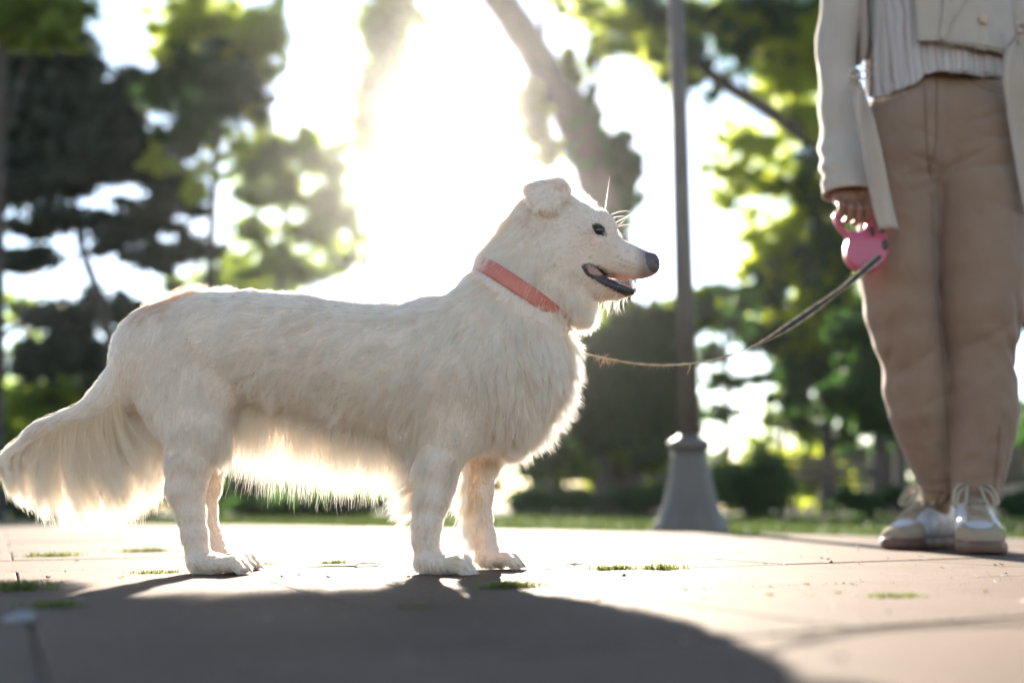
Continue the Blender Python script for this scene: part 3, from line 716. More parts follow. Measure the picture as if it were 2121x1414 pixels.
# ---- coat
# photo pixel, combing direction (px), length px, lift, curl
FLOW = [(430, 600, -1, .12, 24, .4, .3), (560, 600, -1, .08, 22, .36, .3), (700, 620, -1, .05, 22, .36, .3), (850, 612, -1, .1, 28, .5, .4), (950, 590, -1, .15, 26, .4, .4),
        (300, 680, -.45, 1, 22, .15, .3), (245, 760, -.2, 1, 20, .12, .2), (340, 640, -.6, .7, 22, .2, .4),
        (400, 680, -1, .35, 30, .12, 1), (500, 680, -1, .40, 34, .12, 1), (480, 760, -.9, .55, 34, .12, 1), (600, 720, -1, .45, 32, .12, .8), (400, 780, -.6, .9, 30, .12, .7),
        (700, 720, -1, .5, 30, .12, .6), (800, 740, -1, .55, 30, .12, .6), (650, 830, -.9, .7, 34, .14, .6), (780, 850, -.9, .75, 36, .15, .6), (540, 830, -.7, .9, 34, .14, .6),
        (880, 720, -.8, .8, 32, .15, .5), (950, 700, -.5, 1, 32, .18, .5), (1010, 640, -.7, .8, 34, .22, .5), (1060, 700, -.1, 1, 36, .22, .5), (1120, 720, .3, 1, 40, .35, .5),
        (1165, 740, .6, .8, 34, .5, .5), (1150, 810, .35, 1, 38, .4, .5), (1100, 880, .35, 1, 42, .45, .6), (1050, 800, -.1, 1, 34, .18, .5), (1060, 915, .4, 1, 46, .5, .6),
        (500, 868, -.25, 1, 68, .3, .5), (560, 885, -.1, 1, 78, .25, .5), (640, 895, -.05, 1, 80, .25, .5), (720, 912, 0, 1, 74, .25, .5), (800, 930, 0, 1, 66, .28, .5), (850, 945, -.1, 1, 66, .35, .6), 
        (440, 860, -.2, 1, 30, .12, .4), (370, 850, -.25, 1, 26, .12, .4), (400, 940, -.1, 1, 21, .16, .3), (350, 940, -.5, 1, 20, .2, .3), (350, 1000, -.35, 1, 18, .2, .2), (385, 1000, 0, 1, 17, .16, .2),
        (400, 1060, .1, 1, 15, .2, .2), (405, 1120, .1, 1, 12, .2, .1), (470, 1160, 1, .3, 14, .25, .2), (430, 1160, .7, .6, 14, .25, .2), (500, 1165, 1, .5, 12, .3, .2),
        (950, 850, -.1, 1, 26, .12, .3), (920, 900, -.2, 1, 20, .15, .3), (905, 960, -.2, 1, 14, .14, .2), (865, 960, -.5, .9, 28, .35, .4), (858, 1030, -.7, .8, 28, .4, .4), (900, 1030, 0, 1, 12, .12, .2),
        (885, 1090, 0, 1, 15, .2, .2), (852, 1095, -.5, 1, 16, .35, .3), (886, 1150, .2, 1, 14, .2, .2), (860, 1150, -.4, 1, 16, .3, .2), (940, 1160, 1, .35, 22, .35, .3), (965, 1175, 1, .6, 20, .4, .3), (905, 1165, .6, .7, 18, .25, .3),
        (1000, 960, -.2, 1, 24, .2, .4), (965, 1000, -.5, 1, 40, .4, .4), (965, 1060, -.4, 1, 34, .35, .4), (1020, 1000, .1, 1, 10, .12, .1), (1000, 1110, 0, 1, 10, .12, .2), (980, 1130, -.2, 1, 18, .3, .2), (1050, 1155, 1, .4, 14, .3, .3),
        (1010, 555, -.9, .4, 40, .45, .5), (1035, 500, -.85, .5, 36, .4, .6), (1060, 450, -.8, .6, 30, .4, .5), (1050, 560, -.75, .7, 38, .2, .6), (1090, 520, -.65, .8, 36, .18, .6), (1130, 500, -.6, .8, 26, .16, .4),
        (1110, 600, -.5, 1, 36, .18, .5), (1160, 620, -.2, 1, 34, .2, .5), (1205, 640, .25, 1, 40, .35, .5), (1180, 580, -.6, .8, 22, .14, .3), (1225, 610, -.1, 1, 14, .2, .2),
        (1092, 388, -.8, -.3, 18, .5, .3), (1078, 425, -.8, .3, 22, .45, .4), (1160, 395, -.1, -1, 34, .9, .4), (1185, 410, .0, -1, 18, .8, .3), (1130, 402, -.1, 1, 15, .25, .1), (1130, 425, 0, 1, 15, .25, .1), (1108, 402, -.2, 1, 15, .25, .1), (1152, 402, -.1, 1, 15, .25, .1), (1112, 384, -.5, -.6, 16, .5, .3),
        (1190, 450, -.8, -.2, 12, .2, .2), (1225, 425, -.3, -1, 12, .6, .2), (1262, 455, .1, -1, 12, .6, .2), (1240, 448, -.6, -.6, 10, .3, .1), (1200, 490, -1, .1, 14, .12, .1), (1200, 530, -1, .3, 16, .12, .1),
        (1240, 505, -1, .3, 10, .22, .1), (1285, 505, -1, -.1, 7, .25, 0), (1275, 540, -1, .2, 9, .25, 0), (1310, 545, -1, .2, 6, .25, 0), (1340, 560, -.3, 1, 5, .3, 0), (1335, 530, -1, 0, 4, .1, 0),
        (1300, 575, -.6, .8, 6, .2, 0), (1260, 560, -.9, .4, 8, .12, 0), (1260, 622, -.6, .7, 10, .2, 0), (1305, 615, .2, 1, 10, .4, 0), (1235, 600, -.8, .5, 12, .15, .1),
        (200, 850, -1, .4, 26, .15, .2), (140, 865, -1, .3, 28, .2, .2), (80, 880, -1, .6, 28, .25, .2), (45, 925, -.6, 1, 30, .3, .2)]
FL = np.array(FLOW, float)
def flow(x, y):
    d2 = (x[:, None] - FL[None, :, 0]) ** 2 + (y[:, None] - FL[None, :, 1]) ** 2 + 60
    w = 1 / d2 ** 2.2; w /= w.sum(1)[:, None]
    return w @ FL[:, 2:]
def snoise(p, f, seed):
    rg = np.random.default_rng(seed); out = 0
    for k in range(4):
        v = rg.normal(size=3); v /= np.linalg.norm(v); out = out + np.sin(p @ v * f * (1 + .6 * k) + rg.random() * 6.28) / (1 + .4 * k)
    return out / 2.2
def strands(root, nrm, dirv, L, lift, curl, droop, npt=7, clump=None, ctip=None, cw=.5, seed=0):
    rg = np.random.default_rng(seed); N = len(root)
    d = dirv - nrm * (dirv * nrm).sum(1)[:, None]; d /= np.linalg.norm(d, axis=1)[:, None] + 1e-9
    d = d + nrm * lift[:, None]; d /= np.linalg.norm(d, axis=1)[:, None]
    side = np.cross(nrm, d); t = np.linspace(0, 1, npt)[None, :, None]
    ph = snoise(root, 55, 5)[:, None, None] * 3 + rg.random((N, 1, 1)) * .8
    pts = root[:, None, :] + d[:, None, :] * L[:, None, None] * t
    pts = pts + np.array([0, 0, -1.]) * (droop * L)[:, None, None] * t ** 2
    pts = pts - nrm[:, None, :] * (lift * L * .35)[:, None, None] * t ** 2
    pts = pts + side[:, None, :] * (curl * L * .19)[:, None, None] * np.sin(ph + t * 7.5) * t
    return pts, d
def make_fur(name, pts, rad, colr, m, parent):
    N, K, _ = pts.shape
    cv = bpy.data.hair_curves.new(name); cv.add_curves([K] * N)
    off = Vector((0, 0, 0)); o = parent
    while o is not None: off = off + o.location; o = o.parent
    cv.points.foreach_set('position', (pts - np.array(off)).astype(np.float32).ravel())
    cv.points.foreach_set('radius', rad.astype(np.float32).ravel())
    a = cv.attributes.new('col', 'FLOAT_COLOR', 'CURVE'); a.data.foreach_set('color', np.concatenate([colr, np.ones((N, 1))], 1).astype(np.float32).ravel())
    cv.materials.append(m)
    return nobj(name, cv, parent)
def hair_mat():
    m = bpy.data.materials.new('white_hair'); m.use_nodes = True; nt = m.node_tree; L = nt.links
    for n in list(nt.nodes):
        if n.type != 'OUTPUT_MATERIAL': nt.nodes.remove(n)
    out = nt.nodes[0]; at = node(nt, 'ShaderNodeAttribute'); at.attribute_name = 'col'
    hi = nt.nodes.new('ShaderNodeHairInfo'); rr = node(nt, 'ShaderNodeValToRGB'); e = rr.color_ramp.elements
    e[0].position = 0; e[0].color = (.96, .84, .71, 1); e[1].position = .75; e[1].color = (1, 1, 1, 1); L.new(hi.outputs['Intercept'], rr.inputs[0])
    mu = node(nt, 'ShaderNodeMix'); mu.data_type = 'RGBA'; mu.blend_type = 'MULTIPLY'; mu.inputs[0].default_value = 1
    L.new(at.outputs['Color'], mu.inputs[6]); L.new(rr.outputs[0], mu.inputs[7])
    h = nt.nodes.new('ShaderNodeBsdfHairPrincipled'); h.model = 'CHIANG'; h.parametrization = 'COLOR'
    h.inputs['Roughness'].default_value = .38; h.inputs['Radial Roughness'].default_value = .6
    h.inputs['Coat'].default_value = 0
    L.new(mu.outputs[2], h.inputs['Color'])
    df = node(nt, 'ShaderNodeBsdfDiffuse'); L.new(mu.outputs[2], df.inputs[0])
    tr = node(nt, 'ShaderNodeBsdfTranslucent'); L.new(mu.outputs[2], tr.inputs[0])
    m1 = node(nt, 'ShaderNodeMixShader'); m1.inputs[0].default_value = .42; L.new(df.outputs[0], m1.inputs[1]); L.new(tr.outputs[0], m1.inputs[2])
    m2 = node(nt, 'ShaderNodeMixShader'); m2.inputs[0].default_value = .65; L.new(h.outputs[0], m2.inputs[1]); L.new(m1.outputs[0], m2.inputs[2])
    L.new(m2.outputs[0], out.inputs[0]); return m
m_hair = hair_mat()
def coat():
    T, tn, ar = tri_data(dV, dF)
    cen = dV[T].mean(1); cx, cyy = uv_px(cen); near = cen[:, 1] < YC + .02
    w = ar * np.where(near, 1.0, .5)
    w *= np.where(cx > 1180, 2.6, 1) * np.where((cyy > 900) & ((cx < 480) | (cx > 830)), 1.8, 1)
    w *= np.where(cen[:, 2] < .003, .05, 1)
    NC, CH = 43000, 11
    def sample(n):
        i = rng.choice(len(T), n, p=w / w.sum()); u, v = rng.random(n), rng.random(n); fl = u + v > 1; u[fl] = 1 - u[fl]; v[fl] = 1 - v[fl]
        t = T[i]; k = np.stack([1 - u - v, u, v], 1)[:, :, None]
        p = (dV[t] * k).sum(1); n_ = (dN[t] * k).sum(1); n_ /= np.linalg.norm(n_, axis=1)[:, None]; return p, n_
    cp, cn = sample(NC)
    x, y = uv_px(cp); inlip = inpoly(x, y, LIP); keep = ~inpoly(x, y, [(1214, 555), (1222, 550), (1236, 556), (1250, 567), (1240, 571), (1224, 567)]) & ~(inpoly(x, y, EYE) | inpoly(x, y, NOSE)) & ~((x > 1330) & (y < 566) & (y > 545)) & ~(inlip & (rng.random(len(x)) < .5))
    keep &= ~((np.abs(cp[:, 1] - YC) < .014) & (x > 1225) & (y > 563) & (y < 606))
    # nothing grows out through the collar
    ax = np.array([.578, -.816]); s_ = (x - 1078) * ax[0] + (y - 610) * ax[1]; q_ = np.abs((x - 1078) * .816 + (y - 610) * .578)
    keep &= ~((np.abs(s_) < 17) & (q_ < 125))
    cp, cn, x, y = cp[keep], cn[keep], x[keep], y[keep]; NC = len(cp)
    fl = flow(x, y)
    # children around each clump centre
    e1 = np.cross(cn, rng.normal(size=(NC, 3))); e1 /= np.linalg.norm(e1, axis=1)[:, None]; e2 = np.cross(cn, e1)
    rad = np.clip(fl[:, 2] * .00014, .0012, .0045)
    r = np.sqrt(rng.random((NC, CH))) * rad[:, None]; a = rng.random((NC, CH)) * 6.283
    root = cp[:, None] + e1[:, None] * (r * np.cos(a))[..., None] + e2[:, None] * (r * np.sin(a))[..., None] - cn[:, None] * .0008
    dirc = np.stack([fl[:, 0], np.zeros(NC), -fl[:, 1]], 1); dirc /= np.linalg.norm(dirc, axis=1)[:, None] + 1e-9
    # the flank hair wanders in waves
    wob = snoise(cp, 38, 3)[:, None] * fl[:, 4:5] * .30
    dirc = dirc + np.stack([-dirc[:, 2], np.zeros(NC), dirc[:, 0]], 1) * wob
    dirc = dirc + rng.normal(size=(NC, 3)) * .10
    Lc = fl[:, 2] * S(YC) * (.75 + .5 * rng.random(NC)); lift = fl[:, 3] * (.7 + .6 * rng.random(NC))
    rep = lambda v: np.repeat(v, CH, axis=0)
    from mathutils.kdtree import KDTree
    nk = 3200; kd = KDTree(nk)
    ci = rng.choice(NC, nk, replace=False)
    for j, i in enumerate(ci): kd.insert(tuple(cp[i]), j)
    kd.balance(); lock = np.array([ci[kd.find(tuple(q))[1]] for q in cp])
    ltone = rng.random(NC)[lock]
    R_ = root.reshape(-1, 3); N_ = rep(cn); Dd = rep(dirc) + rng.normal(size=(NC * CH, 3)) * .10
    Lc = np.where(inpoly(x, y, LIP), .004, Lc)
    LL = rep(Lc) * (.6 + .5 * rng.random(NC * CH)); lf = rep(lift) * (.6 + .8 * rng.random(NC * CH)) + (rng.random(NC * CH) < .06) * rng.random(NC * CH) * .8; cu = rep(fl[:, 4])
    dr = np.clip((LL / .03 - .3), 0, 1) * .35
    pts, _ = strands(R_, N_, Dd, LL, lf, cu, dr, seed=1)
    lead, _ = strands(cp - cn * .0008, cn, dirc, Lc * .95, lift, fl[:, 4], np.clip(Lc / .03 - .3, 0, 1) * .35, seed=2)
    bl = (.45 * np.linspace(0, 1, 7) ** 1.5)[None, :, None] * np.clip(fl[:, 2] / 30, .1, 1)[:, None, None]
    lead = lead * (1 - bl) + lead[lock] * bl
    t = np.linspace(0, 1, 7)[None, :, None]; cwt = .5 * t ** 1.3 * np.clip(rep(fl[:, 2])[:, None, None] / 22, .15, 1) * (.6 + .4 * rng.random((NC * CH, 1, 1)))
    pts = pts * (1 - cwt) + rep(lead) * cwt
    # keep tips above the pavement
    pts[:, :, 2] = np.maximum(pts[:, :, 2], .0006)
    base = np.array([.985, .935, .87]); X, Y_ = rep(x), rep(y)
    tone = rep(1.0 * rng.random((NC, 1)) ** 1.6 + .8 * ltone[:, None] ** 2) ; c = base * (1 - .12 * tone) * (1 - .16 * rng.random((NC * CH, 1)) ** 2) * np.array([1, 1, 1]) - np.array([0, .025, .055]) * tone
    def mix(wt, k):
        nonlocal c; wt = np.clip(wt, 0, 1)[:, None]; c = c * (1 - wt) + np.array(k) * wt
    mix(.9 * blob(X, Y_, 330, 630, 38, 22) , (.62, .38, .22)); mix(.6 * blob(X, Y_, 385, 592, 30, 14), (.66, .45, .30)); mix(.7 * blob(X, Y_, 292, 655, 16, 14), (.62, .38, .22))
    mix(.35 * blob(X, Y_, 1100, 388, 34, 14), (.74, .56, .42)); mix(.35 * blob(X, Y_, 1168, 400, 14, 24), (.72, .55, .42))
    mix(.35 * blob(X, Y_, 1237, 500, 24, 14), (.70, .50, .42)); mix(.8 * np.clip((X - 1306) / 24, 0, 1), (.22, .17, .165)); mix(.6 * blob(X, Y_, 1300, 582, 34, 5), (.16, .12, .12))
    for sx, sy in SPOTS: mix(.85 * blob(X, Y_, sx, sy, 3.2, 2.6), (.25, .19, .17))
    for sx, sy in ((938, 958), (944, 948), (930, 984), (897, 1001), (922, 1022), (915, 1040), (885, 1030), (880, 1105), (893, 1140), (888, 1090)): mix(.5 * blob(X, Y_, sx, sy, 9, 5), (.55, .38, .27))
    mix(inpoly(X, Y_, LIP) * 1.0, (.035, .032, .034))
    Rr = (.00016 * (1 - .75 * np.linspace(0, 1, 7) ** 1.5))[None, :] * np.clip(rep(fl[:, 2])[:, None] / 18, .6, 1.25) * np.ones((NC * CH, 1))
    return pts, Rr, np.clip(c, .02, .95)
_p, _r, _c = coat()
make_fur('fur', _p, _r, _c, m_hair, dog)
def tuft(name, n, seed, fn, rad=.00016, npt=9, colr=(.97, .92, .84), m=None):
    rg = np.random.default_rng(seed); root, c1, tip = fn(rg, n)
    t = np.linspace(0, 1, npt)[None, :, None]
    p = (1 - t) ** 2 * root[:, None] + 2 * t * (1 - t) * c1[:, None] + t ** 2 * tip[:, None]
    ph = snoise(root, 80, 9)[:, None, None] * 3
    L = np.linalg.norm(tip - root, axis=1)[:, None, None]
    p = p + np.array([1, .4, 0]) * np.sin(ph + t * 6) * L * .018 * t
    rr = (rad * (1 - .7 * np.linspace(0, 1, npt) ** 1.5))[None, :] * np.ones((n, 1))
    c = np.array(colr) * (1 - .12 * rg.random((n, 1))) - np.array([0, .03, .07]) * rg.random((n, 1))
    make_fur(name, p, rr, c, m or m_hair, dog)
def plume(rg, n):
    """long feathering hanging from the tail; locks share a tip"""
    nl = 190; lk = rg.integers(0, nl, n)
    axp = np.array(spline([(250, 822), (215, 850), (175, 872), (130, 884), (85, 900), (52, 928), (34, 960)], 12)); 
    tl = np.sort(rg.random(nl)) ** .95
    def along(t): i = np.clip(t, 0, .999) * (len(axp) - 1); j = i.astype(int); f = (i - j)[:, None]; return axp[j] * (1 - f) + axp[j + 1] * f
    dyl = rg.uniform(-.022, .022, nl)
    rl = along(tl)
    tipx = rl[:, 0] - 14 - 22 * tl + rg.normal(0, 9, nl) + 92 * (1 - tl) ** 1.4
    env = np.interp(tipx, [0, 20, 60, 110, 170, 230, 290, 330, 350], [1000, 1040, 1075, 1098, 1112, 1105, 1085, 1040, 1000])
    tipy = env - np.abs(rg.normal(0, 22, nl)) - (rg.random(nl) < .25) * rg.uniform(0, 90, nl)
    t = np.clip(tl[lk] + rg.normal(0, .03, n), 0, 1); ra = along(t) + rg.normal(0, 3, (n, 2)); dy = dyl[lk] * .5 + rg.normal(0, .006, n)
    fr = rg.uniform(.72, 1.0, n); tx = tipx[lk] + rg.normal(0, 4.5, n); ty = ra[:, 1] + (tipy[lk] - ra[:, 1]) * fr + rg.normal(0, 3, n)
    out = rg.random(n) < .55; lat = .010 + .030 * np.clip(1 - t, 0, 1) ** 2.2
    dy = np.where(out, np.sign(rg.normal(size=n)) * lat * rg.uniform(.7, 1.08, n), dy); ra[:, 1] -= np.where(out, rg.uniform(0, 16, n), 0) + 4
    root = np.array([pt(a, b, d) for a, b, d in zip(ra[:, 0], ra[:, 1], dy)])
    tip = np.array([pt(a, b, d) for a, b, d in zip(tx, ty, dyl[lk] * 1.3 + rg.normal(0, .004, n))])
    cx = ra[:, 0] - (18 + 44 * t) ; cyy = ra[:, 1] + (ty - ra[:, 1]) * (.22 + .1 * (1 - t))
    c1 = np.array([pt(a, b, d) for a, b, d in zip(cx, cyy, dy)])
    return root, c1, tip
tuft('tail_plume', 13000, 31, plume, .00017, 10, (.95, .88, .77))
def rumpfeather(rg, n):
    """trousers: hair behind the thighs that runs into the tail"""
    x = rg.uniform(225, 350, n); y0 = rg.uniform(770, 930, n); dy = rg.choice([-1, 1], n) * rg.uniform(0, .034, n) * np.interp(x, [225, 350], [.4, 1])
    L = rg.uniform(90, 190, n); x1 = x + rg.normal(-6, 9, n); lim = np.interp(x1, [220, 290, 330, 350], [1090, 1075, 1040, 1000]); y1 = np.minimum(y0 + L, lim + rg.normal(0, 12, n))
    g = lambda X, Y, D: np.array([pt(a, b, d) for a, b, d in zip(X, Y, D)])
    return g(x + 26, y0, dy), g(x + 4, y0 + (y1 - y0) * .45, dy), g(x1, y1, dy)
tuft('thigh_feathering', 4500, 33, rumpfeather, .00017, 8)
def topknot(rg, n):
    x = rg.normal(1166, 8, n); dy = rg.normal(0, .012, n); y0 = np.interp(x, [1140, 1166, 1200], [402, 404, 420]); k = rg.random(n) ** .7
    g = lambda X, Y, D: np.array([pt(a, b, d) for a, b, d in zip(X, Y, D)])
    return g(x, y0, dy), g(x - 2, y0 - 28 * k, dy), g(x - 6 + (x - 1166) * .5 + rg.normal(0, 3, n), y0 - 64 * k, dy)
tuft('topknot', 1100, 34, topknot, .00014, 7)
def throat(rg, n):
    x = rg.uniform(1168, 1238, n); dy = rg.normal(0, .018, n); y0 = np.interp(x, [1165, 1238], [640, 622]); L = np.interp(x, [1165, 1205, 1238], [16, 46, 40]) * rg.uniform(.5, 1.1, n)
    g = lambda X, Y, D: np.array([pt(a, b, d) for a, b, d in zip(X, Y, D)])
    return g(x, y0, dy), g(x - 2, y0 + L * .6, dy), g(x + 4 + rg.normal(0, 4, n), y0 + L, dy)
tuft('throat_tuft', 1500, 35, throat, .00015, 7)
def fringe(path, dirs, Lr, spread, dyr, js=3):
    P0 = np.array(spline(path, 10)); Dr = np.array(spline(dirs, 10))
    def fn(rg, n):
        nl = n // 26; tl = rg.random(nl); dl = rg.normal(0, 1, nl); ll = rg.uniform(.65, 1.1, nl); ady = rg.uniform(*dyr, nl) * rg.choice([-1, 1], nl); lk = rg.integers(0, nl, n)
        t = np.clip(tl[lk] + rg.normal(0, .006, n), 0, .999) * (len(P0) - 1); i = t.astype(int); f = (t - i)[:, None]
        a = P0[i] * (1 - f) + P0[i + 1] * f; d = Dr[i] * (1 - f) + Dr[i + 1] * f
        if js > 5: ady = ady * .8
        L = np.linalg.norm(d, axis=1) * ll[lk] * rg.uniform(.6, 1.0, n) * Lr; d = d / np.linalg.norm(d, axis=1)[:, None]
        an = dl[lk] * spread + rg.normal(0, .07, n); e = np.stack([d[:, 0] * np.cos(an) - d[:, 1] * np.sin(an), d[:, 0] * np.sin(an) + d[:, 1] * np.cos(an)], 1)
        a = a + rg.normal(0, js, (n, 2)); dy = ady[lk] * .8 + rg.normal(0, .003, n)
        g = lambda q, D: np.array([pt(u, v, w) for (u, v), w in zip(q, D)])
        tip = a + e * L[:, None] + np.array([0, 1.]) * (L * .12)[:, None]
        return g(a, dy), g(a + e * (L * .5)[:, None], dy), g(tip, dy * 1.05)
    return fn
tuft('belly_fringe', 13000, 41, fringe([(470, 832), (510, 828), (580, 840), (660, 858), (740, 876), (820, 898), (868, 915)], [(-18, 84), (-16, 128), (-14, 146), (-8, 140), (-6, 128), (-6, 110), (-16, 96)], 1.1, .16, (0, .05), 13), .00015, 8)
tuft('chest_fringe', 6500, 42, fringe([(1160, 678), (1176, 715), (1180, 760), (1172, 800), (1150, 838), (1112, 875), (1075, 900), (1040, 925)], [(30, 16), (36, 20), (28, 34), (28, 36), (34, 40), (38, 50), (34, 52), (20, 52)], 1.0, .28, (0, .038)), .00013, 7)
tuft('nape_ruff', 4200, 45, fringe([(1062, 440), (1040, 478), (1018, 512), (1004, 538)], [(-26, 14), (-34, 24), (-46, 22), (-34, 20)], 1.0, .3, (0, .04)), .00013, 7)
tuft('back_fuzz', 3000, 46, fringe([(380, 616), (440, 606), (560, 608), (700, 630), (780, 642), (860, 626), (930, 608), (1000, 580)], [(-16, -14), (-14, -12), (-14, -12), (-14, -12), (-14, -16), (-20, -18), (-16, -14), (-16, -14)], 1.0, .5, (0, .03)), .00009, 6)
tuft('rump_tuft', 2600, 47, fringe([(262, 690), (286, 664), (320, 638), (360, 618), (402, 606)], [(26, -26), (38, -24), (46, -20), (44, -16), (24, -26)], .9, .25, (0, .055), 5), .00013, 7, colr=(.80, .52, .33))
tuft('brow_fuzz', 1500, 48, fringe([(1150, 392), (1185, 402), (1215, 420), (1242, 446), (1264, 474), (1282, 496)], [(2, -24), (6, -22), (8, -16), (10, -14), (10, -12), (6, -6)], 1.0, .3, (0, .014), 2), .00010, 6)
tuft('ear_fuzz', 1500, 49, fringe([(1080, 432), (1084, 405), (1094, 388), (1116, 378), (1140, 376), (1162, 380)], [(-16, 6), (-18, -6), (-16, -12), (-8, -14), (-2, -16), (4, -16)], 1.0, .35, (.005, .046), 3), .00012, 6, colr=(.93, .80, .66))
tuft('elbow_tuft', 1500, 43, fringe([(868, 930), (862, 980), (858, 1020), (852, 1060)], [(-45, 60), (-55, 60), (-52, 48), (-38, 42)], 1.0, .3, (.03, .06)), .00013, 7)
tuft('foreleg_feathering', 1800, 44, fringe([(978, 930), (964, 990), (962, 1040), (970, 1090), (982, 1130)], [(-18, 60), (-20, 60), (-16, 50), (-14, 40), (-10, 26)], 1.0, .2, (.045, .058)), .00013, 7)
# whiskers
def whiskers():
    W = [((1253, 437), (1257, 405), (1263, 366), -.004, 3.5), ((1262, 447), (1285, 434), (1306, 438), -.01, 2), ((1266, 452), (1282, 446), (1300, 449), -.012, 2), ((1272, 462), (1295, 452), (1318, 436), -.01, 2.2),
         ((1274, 470), (1286, 466), (1300, 448), -.01, 2), ((1280, 470), (1295, 463), (1312, 466), -.008, 2)]
    rg = np.random.default_rng(8)
    for k in range(46):
        x = rg.uniform(1238, 1322); y = np.interp(x, [1238, 1280, 1322], [624, 620, 606]); l = rg.uniform(14, 36) * (1.1 if x < 1290 else .6)
        a = rg.uniform(-.6, .5); W.append(((x, y - 4), (x + a * l * .3, y + l * .4), (x + a * l, y + l), rg.uniform(-.012, .012), 1.5))
    for k in range(18):
        x = rg.uniform(1325, 1352); y = np.interp(x, [1325, 1352], [583, 572]); l = rg.uniform(8, 20); W.append(((x, y - 3), (x + 2, y + l * .5), (x + rg.uniform(-6, 6), y + l), rg.uniform(-.012, .008), 1.3))
    for x, y, u, v in ((1237, 548, 1215, 578), (1262, 568, 1246, 600), (1290, 575, 1276, 600), (1300, 560, 1318, 600), (1310, 560, 1335, 598), (1240, 560, 1222, 572)):
        W.append(((x, y), ((x + u) / 2 + 3, (y + v) / 2 - 4), (u, v), -.034 if x < 1270 else -.026, 1.3))
    pts = []; rad = []
    for a, b, c, dy, r in W:
        A, B, C_ = [np.array(pt(*q, dy)) for q in (a, b, c)]; t = np.linspace(0, 1, 8)[:, None]
        pts.append((1 - t) ** 2 * A + 2 * t * (1 - t) * B + t ** 2 * C_); rad.append(.00011 * r * (1 - .7 * np.linspace(0, 1, 8)))
    make_fur('whiskers', np.array(pts), np.array(rad), np.tile([.9, .85, .83], (len(pts), 1)), m_hair, dog)
whiskers()
# eyes, teeth, tongue, claws
m_eye = mat('eye', (.012, .009, .008), .16, spec=.5)
m_tooth = mat('tooth', (.55, .50, .42), .35); m_tongue = mat('tongue', (.55, .20, .20), .35, (.48, .16, .17), 300, sss=.3); m_claw = mat('claw', (.35, .28, .22), .4)
def ball(name, c, r, m, parent, M=None, n=14):
    V = []; F = []
    for i in range(n + 1):
        th = math.pi * i / n
        for k in range(2 * n):
            a = math.pi * k / n; v = Vector((math.sin(th) * math.cos(a) * r[0], math.sin(th) * math.sin(a) * r[1], math.cos(th) * r[2]))
            if M is not None: v = M @ v
            V.append(Vector(c) + v)
    for i in range(n):
        for k in range(2 * n):
            k2 = (k + 1) % (2 * n); F.append((i * 2 * n + k, (i + 1) * 2 * n + k, (i + 1) * 2 * n + k2, i * 2 * n + k2))
    return mesh(name, V, F, m, parent)
def surf(px, py, side=-1):
    """point of the coat surface under a photo pixel (near side) or its mirror twin"""
    o = Vector((0, 0, CAMZ)); d = (P(px, py, 1.5) - o).normalized(); h = dbvh.ray_cast(o, d)[0]
    if h is None: h = P(px, py, YC - .04)
    if side > 0: h = Vector((h.x, 2 * YC - h.y, h.z))
    return h
for s in (-1, 1):
    e = surf(1241, 476, s); ball('eye', (e.x, e.y - s * .0035, e.z), (.0108, .0080, .0090), m_eye, dog)
    mb = MB()
    for px, py, l, r in ((1306, 583, .0070, .0024), (1316, 584, .003, .0014)):
        w = .0125 if px > 1300 else .018; a = Vector(pt(px, py, s * w)); mb.tube([a + Vector((0, 0, .004)), a, a - Vector((0, 0, l))], [r, r, r * .25], 8)
    for px, py, l, r in ((1316, 599, .005, .0017), (1310, 600, .003, .0014)):
        a = Vector(pt(px, py, s * .010)); mb.tube([a - Vector((0, 0, .004)), a, a + Vector((0, 0, l))], [r, r, r * .25], 8)
    mb.build('teeth', m_tooth, dog)
tf = Field(pt(1205, 640, -.03), pt(1345, 560, .03), .0012)
tf.chain([(*pt(1235, 590), .004, .016), (*pt(1280, 596), .0045, .013), (*pt(1306, 597), .0035, .009)], .002)
mesh('tongue', *tf.net(2), m_tongue, dog)
for (x1, y1, dy, r) in ((478, 1168, -.052, 1), (502, 1161, .052, 1), (938, 1168, -.053, 1), (1046, 1158, .052, 1)):
    for a, fw in ((-.024, -8), (-.0085, 4), (.0085, 5), (.024, -7)):
        p = Vector(pt(x1 + 29 + fw, y1 + 9, dy + a * 1.05)); mb = MB().tube([p, p + Vector((.005, 0, -.002)), p + Vector((.008, 0, -.0055))], [.0026, .002, .0006], 6); mb.build('claw', m_claw, dog)
